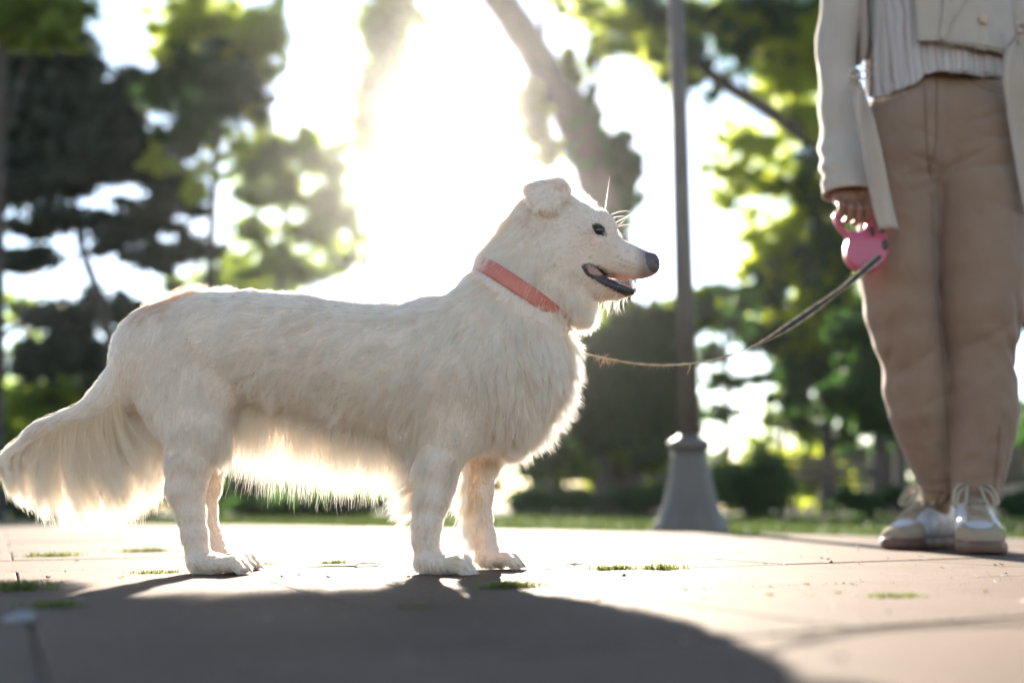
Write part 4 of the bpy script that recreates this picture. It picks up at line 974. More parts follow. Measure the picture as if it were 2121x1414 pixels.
# collar
m_collar = mat('coral_leather', (.55, .17, .12), .5, (.49, .145, .105), 40, bump=.3, bscale=500, trans=.12, tcol=(.8, .25, .15)); m_stitch = mat('collar_stitching', (.48, .13, .10), .7)
m_metal = mat('brushed_metal', (.6, .6, .6), .3, metallic=1)
def collar():
    c = Vector(pt(1078, 611)); u = (Vector(pt(1167, 671)) - Vector(pt(989, 550))); ru = u.length / 2 + .003; u.normalize()
    v = Vector((0, 1, 0)); w = u.cross(v).normalized()
    if w.z < 0: w = -w
    rl = .0715; n = 96; hw = .0118; th = .0014
    V = []; F = []; prof = [(-hw, -th), (-hw, th), (-hw + .002, th * 1.35), (hw - .002, th * 1.35), (hw, th), (hw, -th)]
    m_ = len(prof)
    for i in range(n):
        a = 2 * math.pi * i / n; q = 1 + .0
        cu, cs_ = math.cos(a), math.sin(a)
        for h, t in prof:
            V.append(c + u * cu * (ru + t) + v * cs_ * (rl + t) + w * (h + .0035 * cs_ * cs_ * -1))
    for i in range(n):
        j = (i + 1) % n
        for k in range(m_):
            k2 = (k + 1) % m_; F.append((i * m_ + k, j * m_ + k, j * m_ + k2, i * m_ + k2))
    cl = mesh('collar', V, F, m_collar, dog)
    st_ = MB()
    for hh in (-hw + .0022, hw - .0022):
        for i in range(0, 180):
            if i % 2: continue
            a0, a1 = 2 * math.pi * i / 180, 2 * math.pi * (i + 1) / 180
            st_.tube([c + u * math.cos(a) * (ru + th * 1.4) + v * math.sin(a) * (rl + th * 1.4) + w * (hh - .0035 * math.sin(a) ** 2) for a in (a0, a1)], .0003, 4)
    st_.build('stitching', m_stitch, cl)
    rc = c + u * (ru + .006); mb = MB()
    mb.tube([rc + (u * math.cos(a) + v * math.sin(a)) * .008 for a in np.linspace(0, 2 * math.pi, 17)], .0013, 8, cap=False)
    mb.build('ring', m_metal, cl); return rc
RING = collar()
# ---------------------------------------------------------------- the person holding the lead
YP = 2.22
def sp(px, py, r, dr=None, dy=0.0):
    p = P(px, py, YP + dy); k = r * S(YP + dy); return (p.x, p.y, p.z, k, k * (dr or 1.0))
def pp3(px, py, dy=0.0): return tuple(P(px, py, YP + dy))
person = tag(empty('person', (P(1945, 1000, YP).x, YP, 0)), 'person standing in beige trousers and a cropped cream jacket, holding the pink lead handle', 'person')
m_bodyskin = mat('skin', (.20, .10, .068), .5, (.17, .085, .058), 60, bump=.25, bscale=500, sss=.15)
def clothmat(name, c, c2, rough=.85, bs=900, bump=.5, trans=0, wr=0):
    m = mat(name, c, rough, c2, 14, sheen=.15, trans=trans, tcol=c); nt = m.node_tree; L = nt.links; b = nt.nodes['Principled BSDF']; tc = node(nt, 'ShaderNodeTexCoord')
    w1 = node(nt, 'ShaderNodeTexNoise', Scale=bs, Detail=2); L.new(tc.outputs['Object'], w1.inputs[0])
    b1 = node(nt, 'ShaderNodeBump', Strength=bump, Distance=.0006); L.new(w1.outputs[0], b1.inputs['Height'])
    mp = node(nt, 'ShaderNodeMapping'); mp.inputs['Scale'].default_value = (1, 1, .45); L.new(tc.outputs['Object'], mp.inputs[0])
    w2 = node(nt, 'ShaderNodeTexNoise', Scale=16, Detail=3, Distortion=1.2); L.new(mp.outputs[0], w2.inputs[0])
    b2 = node(nt, 'ShaderNodeBump', Strength=wr, Distance=.012); L.new(w2.outputs[0], b2.inputs['Height']); L.new(b1.outputs[0], b2.inputs['Normal']); L.new(b2.outputs[0], b.inputs['Normal'])
    return m
m_trs = clothmat('beige_twill', (.170, .113, .080), (.188, .127, .091), wr=.45)
m_jkt = clothmat('cream_linen', (.345, .30, .265), (.375, .33, .29), wr=.6, trans=.12)
m_seam = mat('seam_thread', (0.104, 0.064, 0.044), .9)
X0 = P(1945, 300, YP).x
D_L, D_R = Vector((-.80, -.60, 0)), Vector((-.33, -.944, 0))
T_L, T_R = G(1846, 1139), G(2042, 1149)
ANK_L, ANK_R = T_L - D_L * .192, T_R - D_R * .192
def person_body():
    f = Field((X0 - .34, YP - .22, .02), (X0 + .34, YP + .20, 1.70), .007)
    zc = lambda z: z
    f.chain([(X0, YP, .95, .125, .085), (X0, YP, 1.06, .105, .08), (X0, YP, 1.20, .115, .085), (X0, YP + .01, 1.31, .11, .08)], .03)
    f.chain([(X0 - .12, YP + .01, 1.34, .055, .05), (X0 + .12, YP + .01, 1.34, .055, .05)], .03)
    f.poly([(X0, YP + .02, 1.34), (X0, YP + .01, 1.46)], [.05, .045], .02)
    # head: cranium, face, jaw, nose, lips, ears
    f.ell((X0, YP + .005, 1.565), (.073, .092, .105), .01); f.ell((X0, YP - .035, 1.525), (.052, .055, .075), .02)
    f.caps((X0, YP - .083, 1.565), (X0, YP - .103, 1.535), .008, .012, .01); f.ell((X0, YP - .088, 1.505), (.022, .010, .008), .006)
    for s in (-1, 1):
        f.ell((X0 + s * .03, YP - .088, 1.568), (.015, .010, .009), .006, 'sub'); f.ell((X0 + s * .075, YP + .01, 1.555), (.008, .018, .03), .005)
    # arms
    f.poly([(X0 - .175, YP + .01, 1.36), pp3(1742, 20, .01), pp3(1738, 200, -.01), pp3(1753, 385, -.068)], [.045, .036, .030, .023], .02)
    f.poly([(X0 + .175, YP + .01, 1.33), (X0 + .225, YP + .04, 1.06), (X0 + .235, YP + .0, .82)], [.045, .037, .027], .02)
    # legs
    for q in LEFT_LEG, RIGHT_LEG: f.chain([(a[0], a[1], a[2], a[3] * .84, a[4] * .84) for a in q[:-1]], .02)
    for a, q in ((LEFT_LEG[-1], ANK_L), (RIGHT_LEG[-1], ANK_R)): f.poly([(a[0], a[1], a[2]), (q.x, q.y, .075)], [.030, .024], .01)
    V1, F1 = f.net(2)
    def hand(mx, cx, HX, HY):
        h = Field((-.075, -.075, -.14), (.075, .075, .045), .0016)
        h.chain([(0, .005, .04, .024, .018), (0, .005, 0, .027, .018), (.003, 0, -.035, .036, .017), (.004, -.006, -.052, .036, .014)], .01, axis=1)
        for i, (x, l, r) in enumerate(((.033, .0, .0088), (.0135, .003, .0092), (-.006, .0, .0088), (-.0245, -.006, .0078))):
            h.poly([(x, -.008, -.048), (x - .001, -.029, -.072 - l), (x, -.018, -.092 - l), (x + .001, .004, -.092 - l), (x + .001, .012, -.078)], [r * 1.08, r * 1.03, r * .98, r * .93, r * .82], .0025)
            h.ell((x, -.0265, -.070 - l), (r * .9, r * .9, r * .9), .003)
        h.poly([(.026, -.002, -.018), (.045, -.022, -.040), (.056, -.030, -.060), (.061, -.032, -.080)], [.0135, .0105, .0098, .0078], .006)
        V, F = h.net(2); V = V * np.array([mx, 1, 1]) + np.array([cx, HX, HY]);
        if mx < 0: F = F[:, ::-1]
        return V, F
    w = pp3(1755, 374, -.078); V2, F2 = hand(1, w[0], w[1], w[2])
    V3, F3 = hand(-1, X0 + .235, YP - .01, .81)
    V = np.concatenate([V1, V2, V3]); F = np.concatenate([F1, F2 + len(V1), F3 + len(V1) + len(V2)])
    return V, F
LEFT_LEG = [sp(1880, 300, 86, 1.05, 0.000), sp(1862, 390, 80, 1.1, 0.010), sp(1859, 460, 78, 1.1, 0.015), sp(1858, 560, 76, 1.1, 0.020), sp(1868, 640, 73, 1.05, 0.030), sp(1880, 700, 66, 1.05, 0.035), sp(1893, 745, 60, 1.1, 0.045), sp(1896, 798, 62, 1.1, 0.055),
            sp(1904, 850, 58, 1.1, 0.060), sp(1915, 897, 52, 1.1, 0.070), sp(1924, 936, 46, 1.1, 0.080), sp(1936, 976, 38, 1.15, 0.085), sp(1943, 1007, 33, 1.2, 0.090)]
RIGHT_LEG = [sp(2005, 300, 96, 1.0, -.01), sp(2018, 400, 94, 1.0, -.01), sp(2026, 480, 92, 1.0, -.01), sp(2030, 560, 91, 1.0, -.01), sp(2031, 640, 82, 1.05, -.01), sp(2030, 690, 75, 1.1, 0), sp(2028, 740, 67, 1.15, .01), sp(2031, 790, 68, 1.15, .01),
             sp(2033, 850, 68, 1.1, .01), sp(2031, 897, 64, 1.1, .01), sp(2029, 936, 59, 1.1, .01), sp(2025, 976, 51, 1.1, .01), sp(2021, 1007, 45, 1.15, .01), sp(2018, 1030, 43, 1.15, .01)]
V, F = person_body(); pbody = mesh('body', V, F, m_bodyskin, person)
m_hairb = mat('brown_hair', (.05, .03, .02), .5, (.08, .05, .03), 200, bump=.8, bscale=300)
f = Field((X0 - .12, YP - .12, 1.36), (X0 + .12, YP + .15, 1.70), .004)
f.ell((X0, YP + .018, 1.578), (.083, .098, .108), 0); f.ell((X0, YP + .06, 1.46), (.075, .05, .10), .03)
f.ell((X0, YP - .09, 1.53), (.062, .075, .085), .01, 'sub')
mesh('hair', *f.net(2), m_hairb, pbody)
# trousers
def trousers():
    f = Field((X0 - .21, YP - .17, .05), (X0 + .23, YP + .17, 1.10), .0042)
    f.chain([sp(1905, 190, 88, .98), sp(1888, 260, 98, 1.05, .005), sp(1872, 330, 92, 1.15, .01)], .02)
    f.chain([sp(1988, 190, 90, .98), sp(2000, 260, 102, 1.0), sp(2012, 330, 100, 1.05)], .03)
    f.chain(LEFT_LEG[1:], .012); f.chain(RIGHT_LEG[1:3], .012); f.chain(RIGHT_LEG[2:], .003)
    # rolled cuffs
    q = sp(2017, 1030, 48, 1.15, -.015); f.chain([sp(2018, 1024, 41, 1.15, .01), sp(2017, 1036, 41, 1.15, .01)], .003)
    for a in (sp(1943, 1006, 35, 1.2, .09), ): f.chain([(a[0], a[1], a[2] + .005, a[3], a[4]), (a[0], a[1], a[2] - .004, a[3], a[4])], .003)
    # cut the leg ends flat
    X = f.ax[0][:, None, None]; Z = f.ax[2][None, None, :]
    xm = P(1975, 1000, YP).x
    zcut = np.where(X < xm, P(1943, 1019, YP + .05).z, P(2018, 1044, YP - .04).z)
    f.D = np.maximum(f.D, (zcut - Z).astype(np.float32))
    # folds
    g = np.meshgrid(*f.ax, indexing='ij', sparse=True)
    ztop = P(1945, 380, YP).z; x, y, z = g
    def fold(a, b, amp, w, fr):  # a crease running from a to b
        a = np.array(pp3(*a)); b = np.array(pp3(*b)); ab = b - a; L2 = ab[0] ** 2 + ab[2] ** 2
        t = ((x - a[0]) * ab[0] + (z - a[2]) * ab[2]) / L2; d = np.abs((x - a[0]) * -ab[2] + (z - a[2]) * ab[0]) / math.sqrt(L2)
        tt = np.clip(t, 0, 1); e = np.clip(np.minimum(t, 1 - t) * 4 + .3, 0, 1)
        return amp * np.exp(-(d / w) ** 2) * e * (y < YP + .02)
    disp = 0
    for A, B, amp, w in (((1925, 372), (1850, 350), .004, .006), ((1925, 378), (1830, 392), .005, .007), ((1932, 372), (2010, 340), .004, .006), ((1932, 380), (2040, 372), .005, .007), ((1925, 392), (1850, 425), .004, .007),
                         ((1850, 300), (1900, 320), .003, .008), ((1960, 290), (2060, 270), .0035, .008), ((1975, 320), (2080, 320), .003, .008), ((1810, 430), (1880, 470), .0025, .009), ((1975, 440), (2090, 470), .0025, .01),
                         ((2060, 620), (2095, 735), .007, .009), ((1975, 730), (2060, 690), .005, .010), ((2040, 700), (2098, 780), .006, .010), ((1970, 820), (2030, 760), .004, .010), ((1838, 660), (1850, 745), .007, .007),
                         ((1850, 780), (1930, 730), .004, .010), ((1930, 620), (1945, 780), .004, .008), ((1860, 860), (1940, 830), .003, .010), ((1880, 930), (1950, 900), .003, .008), ((1990, 960), (2060, 900), .004, .010), ((1985, 1000), (2060, 985), .004, .008), ((1910, 985), (1965, 975), .003, .006),
                         ((2000, 850), (2005, 980), .003, .010), ((2070, 860), (2055, 1010), .003, .006)):
        disp = disp + fold(A, B, amp, w, 0)
    disp = disp + .0016 * np.sin(z * 38 + 3 * np.sin(x * 30)) * np.sin(x * 31 + 2) + .0010 * np.sin(z * 90 + x * 70 + 2 * np.sin(x * 41)) * np.sin(y * 40)
    f.D += disp.astype(np.float32)
    return f.net(2)
tV, tF = trousers(); tro = mesh('trousers', tV, tF, m_trs, person)
tbvh = BVHTree.FromPolygons([tuple(v) for v in tV], [tuple(int(i) for i in q) for q in tF])
def onb(bvh, px, py, off=.001, Y=YP):
    o = Vector((0, 0, CAMZ)); d = (P(px, py, Y) - o).normalized(); h = bvh.ray_cast(o, d)
    if h[0] is None: return P(px, py, Y - .09)
    return h[0] - d * off
def seam(name, pts, r, m, parent, bvh=None, n=8, off=.0008):
    q = [onb(bvh or tbvh, *a[:2], off) for a in spline(pts, n)]
    MB().tube(q, r, 6).build(name, m, parent)
seam('fly_seam', [(1916, 175), (1917, 240), (1920, 300), (1924, 345), (1930, 372)], .0011, m_seam, tro)
seam('fly_seam', [(1940, 160), (1940, 220), (1939, 290), (1932, 330), (1924, 350)], .0011, m_seam, tro)
seam('pocket_edge', [(2010, 150), (2022, 165), (2045, 176), (2075, 182), (2100, 184)], .0022, m_trs, tro)
seam('pocket_edge', [(2006, 158), (2019, 173), (2045, 186), (2075, 192), (2100, 194)], .0009, m_seam, tro)
seam('leg_seam', [(1930, 400), (1932, 500), (1938, 600), (1950, 700), (1956, 800), (1964, 900), (1969, 980)], .0008, m_seam, tro)
seam('leg_seam', [(2072, 880), (2066, 940), (2060, 1010)], .0009, m_seam, tro)
seam('hem_stitch', [(1978, 1012), (2000, 1018), (2030, 1019), (2060, 1012)], .0008, m_seam, tro)
seam('hem_stitch', [(1915, 990), (1935, 996), (1968, 993)], .0008, m_seam, tro)
# ---- shirt and jacket: shells around the torso
def shell(name, m, cx, cyy, rx, ry, zt, hem, th0, th1, parent, n=140, nv=26, thick=.002, fold=.004, seed=0, rxt=None):
    """theta measured from +x through -y (front); hem(px or None, theta) gives the lower z"""
    rg = np.random.default_rng(seed); ph = rg.random(6) * 6.28; V = []
    for i in range(n + 1):
        th = th0 + (th1 - th0) * i / n
        z0 = hem(th)
        for j in range(nv + 1):
            v = j / nv; z = z0 + (zt - z0) * v ** 1.3
            k = 1 + (rxt or 0) * v - .55 * max(0, (z - (zt - .13)) / .13) ** 2; w = (1 - v) ** 1.2
            fo = fold * (math.sin(th * 9 + ph[0] + 2 * v) * .6 + math.sin(th * 17 + ph[1] - 3 * v) * .4 + .5 * math.sin(th * 31 + ph[2] + 4 * v)) * (.35 + .65 * w)
            V.append((cx + (rx * k + fo) * math.cos(th), cyy - (ry * k + fo) * math.sin(th), z))
    F = []
    for i in range(n):
        for j in range(nv):
            a = i * (nv + 1) + j; F.append((a, a + 1, a + nv + 2, a + nv + 1))
    o = mesh(name, V, F, m, parent)
    md = o.modifiers.new('solid', 'SOLIDIFY'); md.thickness = thick; md.offset = -1
    return o, V
def shirt_mat():
    m = bpy.data.materials.new('striped_cotton'); m.use_nodes = True; nt = m.node_tree; L = nt.links; b = nt.nodes['Principled BSDF']
    b.inputs['Roughness'].default_value = .9; tc = node(nt, 'ShaderNodeTexCoord'); sx = node(nt, 'ShaderNodeSeparateXYZ'); L.new(tc.outputs['Object'], sx.inputs[0])
    nz = node(nt, 'ShaderNodeTexNoise', Scale=14, Detail=2); L.new(tc.outputs['Object'], nz.inputs[0])
    ad = node(nt, 'ShaderNodeMath', operation='MULTIPLY_ADD'); ad.inputs[1].default_value = .010; L.new(nz.outputs[0], ad.inputs[0]); L.new(sx.outputs[0], ad.inputs[2])
    def stripes(freq, off, w):
        a = node(nt, 'ShaderNodeMath', operation='MULTIPLY_ADD'); a.inputs[1].default_value = freq; a.inputs[2].default_value = off; L.new(ad.outputs[0], a.inputs[0])
        fr = node(nt, 'ShaderNodeMath', operation='FRACT'); L.new(a.outputs[0], fr.inputs[0])
        lt = node(nt, 'ShaderNodeMath', operation='LESS_THAN'); lt.inputs[1].default_value = w; L.new(fr.outputs[0], lt.inputs[0]); return lt
    s1 = stripes(72, .2, .14); s2 = stripes(36, .55, .12)
    m1 = node(nt, 'ShaderNodeMix'); m1.data_type = 'RGBA'; m1.inputs[6].default_value = (0.34, 0.315, 0.302, 1); m1.inputs[7].default_value = (0.204, 0.196, 0.246, 1); L.new(s1.outputs[0], m1.inputs[0])
    m2 = node(nt, 'ShaderNodeMix'); m2.data_type = 'RGBA'; m2.inputs[7].default_value = (0.264, 0.2, 0.2, 1); L.new(m1.outputs[2], m2.inputs[6]); L.new(s2.outputs[0], m2.inputs[0])
    L.new(m2.outputs[2], b.inputs['Base Color'])
    wv = node(nt, 'ShaderNodeTexNoise', Scale=60, Detail=4, Distortion=.6); mp = node(nt, 'ShaderNodeMapping'); mp.inputs['Scale'].default_value = (.35, .35, 4); L.new(tc.outputs['Object'], mp.inputs[0]); L.new(mp.outputs[0], wv.inputs[0])
    bu = node(nt, 'ShaderNodeBump', Strength=.8, Distance=.003); L.new(wv.outputs[0], bu.inputs['Height']); L.new(bu.outputs[0], b.inputs['Normal']); return m
m_shirt = shirt_mat()
CX, CY = X0 - .002, YP - .005
def hemz(th, rx, ry, table, back):
    x = CX + rx * math.cos(th); s = math.sin(th); Y = CY - ry * s
    fr = min(1, max(0, s * 2.5 + .5))
    px = 1060.5 + x / Y * FPX * CT; py = float(np.interp(px, [t[0] for t in table], [t[1] for t in table])) * fr + back * (1 - fr)
    return P(px, py, Y).z
SH = [(1790, 216), (1850, 203), (1905, 184), (1938, 172), (1947, 163), (1958, 152), (1990, 147), (2040, 152), (2085, 158), (2121, 160)]
shirt, sV = shell('shirt', m_shirt, CX, CY, .160, .122, 1.44, lambda th: hemz(th, .160, .122, SH, 190) + .0012 * math.sin(th * 140) + .0008 * math.sin(th * 211), 0, 2 * math.pi, person, n=260, nv=30, fold=.004, seed=4, rxt=-.08)
JL = [(1740, 134), (1770, 138), (1806, 138), (1815, 134), (1822, 126), (1829, 112), (1834, 85), (1837, 60), (1840, -40)]
def th_of_px(px, rx, ry):
    best = min(np.linspace(.05, math.pi - .05, 800), key=lambda th: abs(1060.5 + (CX + rx * math.cos(th)) / (CY - ry * math.sin(th)) * FPX * CT - px)); return float(best)
RX, RY = .178, .138
tl, tr_ = th_of_px(1836, RX, RY), th_of_px(1946, RX, RY)
# left front panel swings round the back to the right front panel
def jhem(th):
    thn = th % (2 * math.pi)
    s = math.sin(thn); x = CX + RX * math.cos(thn); Y = CY - RY * s; px = 1060.5 + x / Y * FPX * CT
    if s > -.1 and px < 1850: py = np.interp(px, [1740, 1770, 1808, 1815, 1822, 1829, 1834, 1837], [132, 137, 138, 134, 127, 112, 90, 60])
    elif s > -.1: py = np.interp(px, [1940, 1990, 2040, 2085, 2121, 2160], [84, 86, 93, 103, 108, 120])
    else: py = 128
    return P(px, float(py), Y).z + (.0010 * math.sin(th * 160) if px > 1900 and s > 0 else 0)
jacket, jV = shell('jacket', m_jkt, CX, CY, RX, RY, 1.45, jhem, tl, tr_ + 2 * math.pi - 0.0, person, n=260, nv=30, fold=.003, seed=6, thick=.0025, rxt=.02)
jb = BVHTree.FromPolygons([tuple(v) for v in jV], [(i * 31 + j, i * 31 + j + 1, (i + 1) * 31 + j + 1, (i + 1) * 31 + j) for i in range(260) for j in range(30)])
def patch(name, poly, m, parent, off=.003, th=.0025):
    """a cloth piece lying on the jacket, outline in photo pixels"""
    c = (sum(p[0] for p in poly) / len(poly), sum(p[1] for p in poly) / len(poly)); ring = spline(list(poly) + [poly[0]], 3); V = []; n = len(ring)
    rows = 6
    for r in range(rows + 1):
        for p in ring: 
            k = r / rows; V.append(onb(jb, c[0] + (p[0] - c[0]) * k, c[1] + (p[1] - c[1]) * k, off))
    F = [(r * n + i, r * n + i + 1, (r + 1) * n + i + 1, (r + 1) * n + i) for r in range(rows) for i in range(n - 1)]
    o = mesh(name, V, F, m, parent); md = o.modifiers.new('solid', 'SOLIDIFY'); md.thickness = th; md.offset = 1; return o
patch('lapel', [(1797, -60), (1842, -60), (1841, 0), (1838, 45), (1832, 70), (1822, 50), (1808, 20), (1800, 0)], m_jkt, jacket, .0035)
patch('lapel', [(1955, -60), (2040, -60), (2001, 0), (1980, 32), (1966, 55), (1957, 80), (1946, 82), (1949, 50), (1953, 10)], m_jkt, jacket, .0035)
m_btn = mat('horn_button', (.42, .33, .24), .35, (.34, .25, .18), 90); m_hole = mat('buttonhole_thread', (.30, .24, .17), .9)
def button(px, py):
    c = onb(jb, px, py, .006); d = (c - Vector((0, 0, CAMZ))).normalized(); q = Vector((0, 1, 0)); mb = MB()
    for r, y0, y1 in ((.0105, -.0032, 0), ): 
        V = []; pr = [(.0, -.0012), (.0055, -.0012), (.007, -.0022), (.0095, -.0028), (.0108, -.0016), (.0108, .0005)]
        for rr, y in pr:
            for k in range(20): a = k * math.pi / 10; V.append((c.x + rr * math.cos(a), c.y + y, c.z + rr * math.sin(a)))
        F = [(i * 20 + k, i * 20 + (k + 1) % 20, (i + 1) * 20 + (k + 1) % 20, (i + 1) * 20 + k) for i in range(5) for k in range(20)]; mb.add(V, F)
    for k in range(4): a = math.pi / 4 + k * math.pi / 2; mb.tube([(c.x + .0024 * math.cos(a), c.y - .0024, c.z + .0024 * math.sin(a)), (c.x + .0024 * math.cos(a), c.y - .001, c.z + .0024 * math.sin(a))], .0008, 6)
    mb.build('button', m_btn, jacket)
button(2038, 40)
for a, b in (((1809, 89), (1827, 87)), ((1956, 29), (1967, 27))):
    MB().tube([onb(jb, *a, .0045), onb(jb, (a[0] + b[0]) / 2, (a[1] + b[1]) / 2, .005), onb(jb, *b, .0045)], .0013, 6).build('buttonhole', m_hole, jacket)
def fray(name, px0, px1, table, n, L, m, parent, bvh, seed, Yb, r=.00045):
    rg = np.random.default_rng(seed); mb = MB()
    for k in range(n):
        px = rg.uniform(px0, px1); py = float(np.interp(px, [t[0] for t in table], [t[1] for t in table])); l = L * (.3 + rg.random() ** 2 * 1.2)
        a = onb(bvh, px, py - 3, .002) if bvh else P(px, py - 3, Yb); h = a.copy(); dx = rg.normal(0, .25)
        q = [a]; 
        for j in range(1, 5): q.append(a + Vector((dx * l * j / 4 * S(Yb) + .0006 * math.sin(j * 2 + k), -.002 * math.sin(j), -l * S(Yb) * j / 4)))
        mb.tube(q, [r, r, r * .8, r * .7, r * .4], 4)
    return tag(mb.build(name, m, parent), kind='stuff')
m_thr = mat('frayed_cotton', (.48, .42, .34), .95, trans=.3, tcol=(.7, .62, .5))
fray('frayed_edge', 1942, 2090, [(1942, 86), (1990, 88), (2040, 95), (2090, 106)], 150, 16, m_thr, jacket, jb, 3, YP - .13)
fray('frayed_edge', 1768, 1815, [(1768, 139), (1815, 137)], 30, 5, m_thr, jacket, jb, 4, YP - .13)
sb = BVHTree.FromPolygons([tuple(v) for v in sV], [(i * 31 + j, i * 31 + j + 1, (i + 1) * 31 + j + 1, (i + 1) * 31 + j) for i in range(260) for j in range(30)])
fray('frayed_edge', 1800, 2095, SH, 260, 7, m_thr, shirt, sb, 5, YP - .12)
MB().tube([onb(sb, *q, .0015) for q in spline([(1962, -60), (1960, 0), (1958, 60), (1952, 120), (1944, 160)], 8)], [(.0012, .0012)] * 33, 6).build('placket_edge', m_shirt, shirt)
# sleeves
def sleeve(cs, seed):
    """rings from shoulder to cuff with soft folds; open at the wrist"""
    rg = np.random.default_rng(seed); ph = rg.random(8) * 6.28; C_ = spline(cs, 8); n = 48; V = []
    for i, c in enumerate(C_):
        v = i / (len(C_) - 1)
        for k in range(n):
            a = 2 * math.pi * k / n
            fo = .0042 * (.8 * math.sin(v * 47 + 2.2 * math.sin(a + ph[0]) + 3 * math.sin(v * 7) + ph[1]) * (.5 + .5 * math.cos(a - 1.2 - 2 * v)) + .6 * math.sin(v * 17 - 2.5 * math.cos(a + 1) + ph[2]) + .5 * math.sin(3 * a + ph[3] + v * 6)) * min(1, (1 - v) * 9 + .15)
            V.append((c[0] + (c[3] + fo) * math.cos(a), c[1] + (c[4] + fo) * math.sin(a), c[2] + .004 * math.sin(a) * 0))
    m_ = len(C_); F = [(i * n + k, (i + 1) * n + k, (i + 1) * n + (k + 1) % n, i * n + (k + 1) % n) for i in range(m_ - 1) for k in range(n)]
    o = mesh('sleeve', V, F, m_jkt, jacket); md = o.modifiers.new('solid', 'SOLIDIFY'); md.thickness = .003; md.offset = -1
    return o
def sl(px, py, r, dy, q=1.15): p = P(px, py, YP + dy); k = r * S(YP + dy); return (p.x, p.y, p.z, k, k * q)
s1 = sleeve([(X0 - .150, YP + .01, 1.42, .052, .055), sl(1760, -60, 50, .01), sl(1742, 20, 45, .01), sl(1736, 110, 41, 0), sl(1736, 200, 41, -.01), sl(1740, 290, 43, -.025), sl(1747, 350, 47, -.055), sl(1752, 402, 49, -.068)], 3)
s2 = sleeve([(X0 + .150, YP + .01, 1.385, .052, .055), (X0 + .195, YP + .02, 1.25, .050, .056), (X0 + .222, YP + .03, 1.08, .046, .052), (X0 + .232, YP + .02, .95, .044, .050), (X0 + .235, YP, .84, .047, .053)], 5)
# tie bands with knots
def band(pts, wid, m, parent, name='tie_band'):
    q = spline([tuple(P(x, y, YP + d)) for x, y, d in pts], 8); w = np.interp(np.linspace(0, 1, len(q)), np.linspace(0, 1, len(wid)), wid); V = []; n = 9
    for i, c in enumerate(q):
        for k in range(n):
            s = k / (n - 1) * 2 - 1; V.append((c[0] + s * w[i] * .5 * S(YP), c[1] - .006 * math.cos(s * 3.6 + i * .15) - .004 * s, c[2] + .001 * math.sin(i)))
    F = [(i * n + k, (i + 1) * n + k, (i + 1) * n + k + 1, i * n + k + 1) for i in range(len(q) - 1) for k in range(n - 1)]
    o = mesh(name, V, F, m, parent); md = o.modifiers.new('solid', 'SOLIDIFY'); md.thickness = .002
    return o
band([(1777, 168, -.15), (1783, 210, -.155), (1793, 262, -.155), (1808, 330, -.15), (1824, 400, -.145), (1843, 474, -.14)], [13, 24, 33, 37, 38, 38], m_jkt, jacket)
band([(2107, 72, -.155), (2098, 110, -.16), (2100, 165, -.16), (2112, 250, -.14), (2128, 330, -.135), (2148, 430, -.13)], [10, 30, 44, 46, 46, 44], m_jkt, jacket)
def knot(px, py, k, dy):
    c = P(px, py, YP + dy); mb = MB(); s = S(YP) * k
    mb.tube([c + Vector((x * s, y * .004, z * s)) for x, y, z in spline([(-8, 0, 18), (-4, -2, 6), (8, -3, 2), (10, -1, -8), (-2, -3, -12), (-12, -2, -4), (-6, -4, 8), (8, -2, 10)], 5)], [(.0042, .003)] * 36, 8)
    mb.tube([c + Vector((x * s, y * .004, z * s)) for x, y, z in spline([(2, -2, -2), (18, 0, 12), (34, 0, 4), (20, -1, -8), (4, -2, -4)], 5)], [(.0024, .0016)] * 21, 6)
    mb.tube([c + Vector((x * s, y * .004, z * s)) for x, y, z in spline([(-2, -2, -6), (-14, -1, -18), (-28, -1, -34)], 5)], [(.0024, .0016)] * 11, 6)
    mb.tube([c + Vector((x * s, y * .004, z * s)) for x, y, z in spline([(-4, -2, -8), (-8, -1, -22), (-6, -1, -34)], 5)], [(.0024, .0016)] * 11, 6)
    mb.build('knot', m_jkt, jacket)
knot(1768, 158, .95, -.152); knot(2112, 62, .95, -.157)
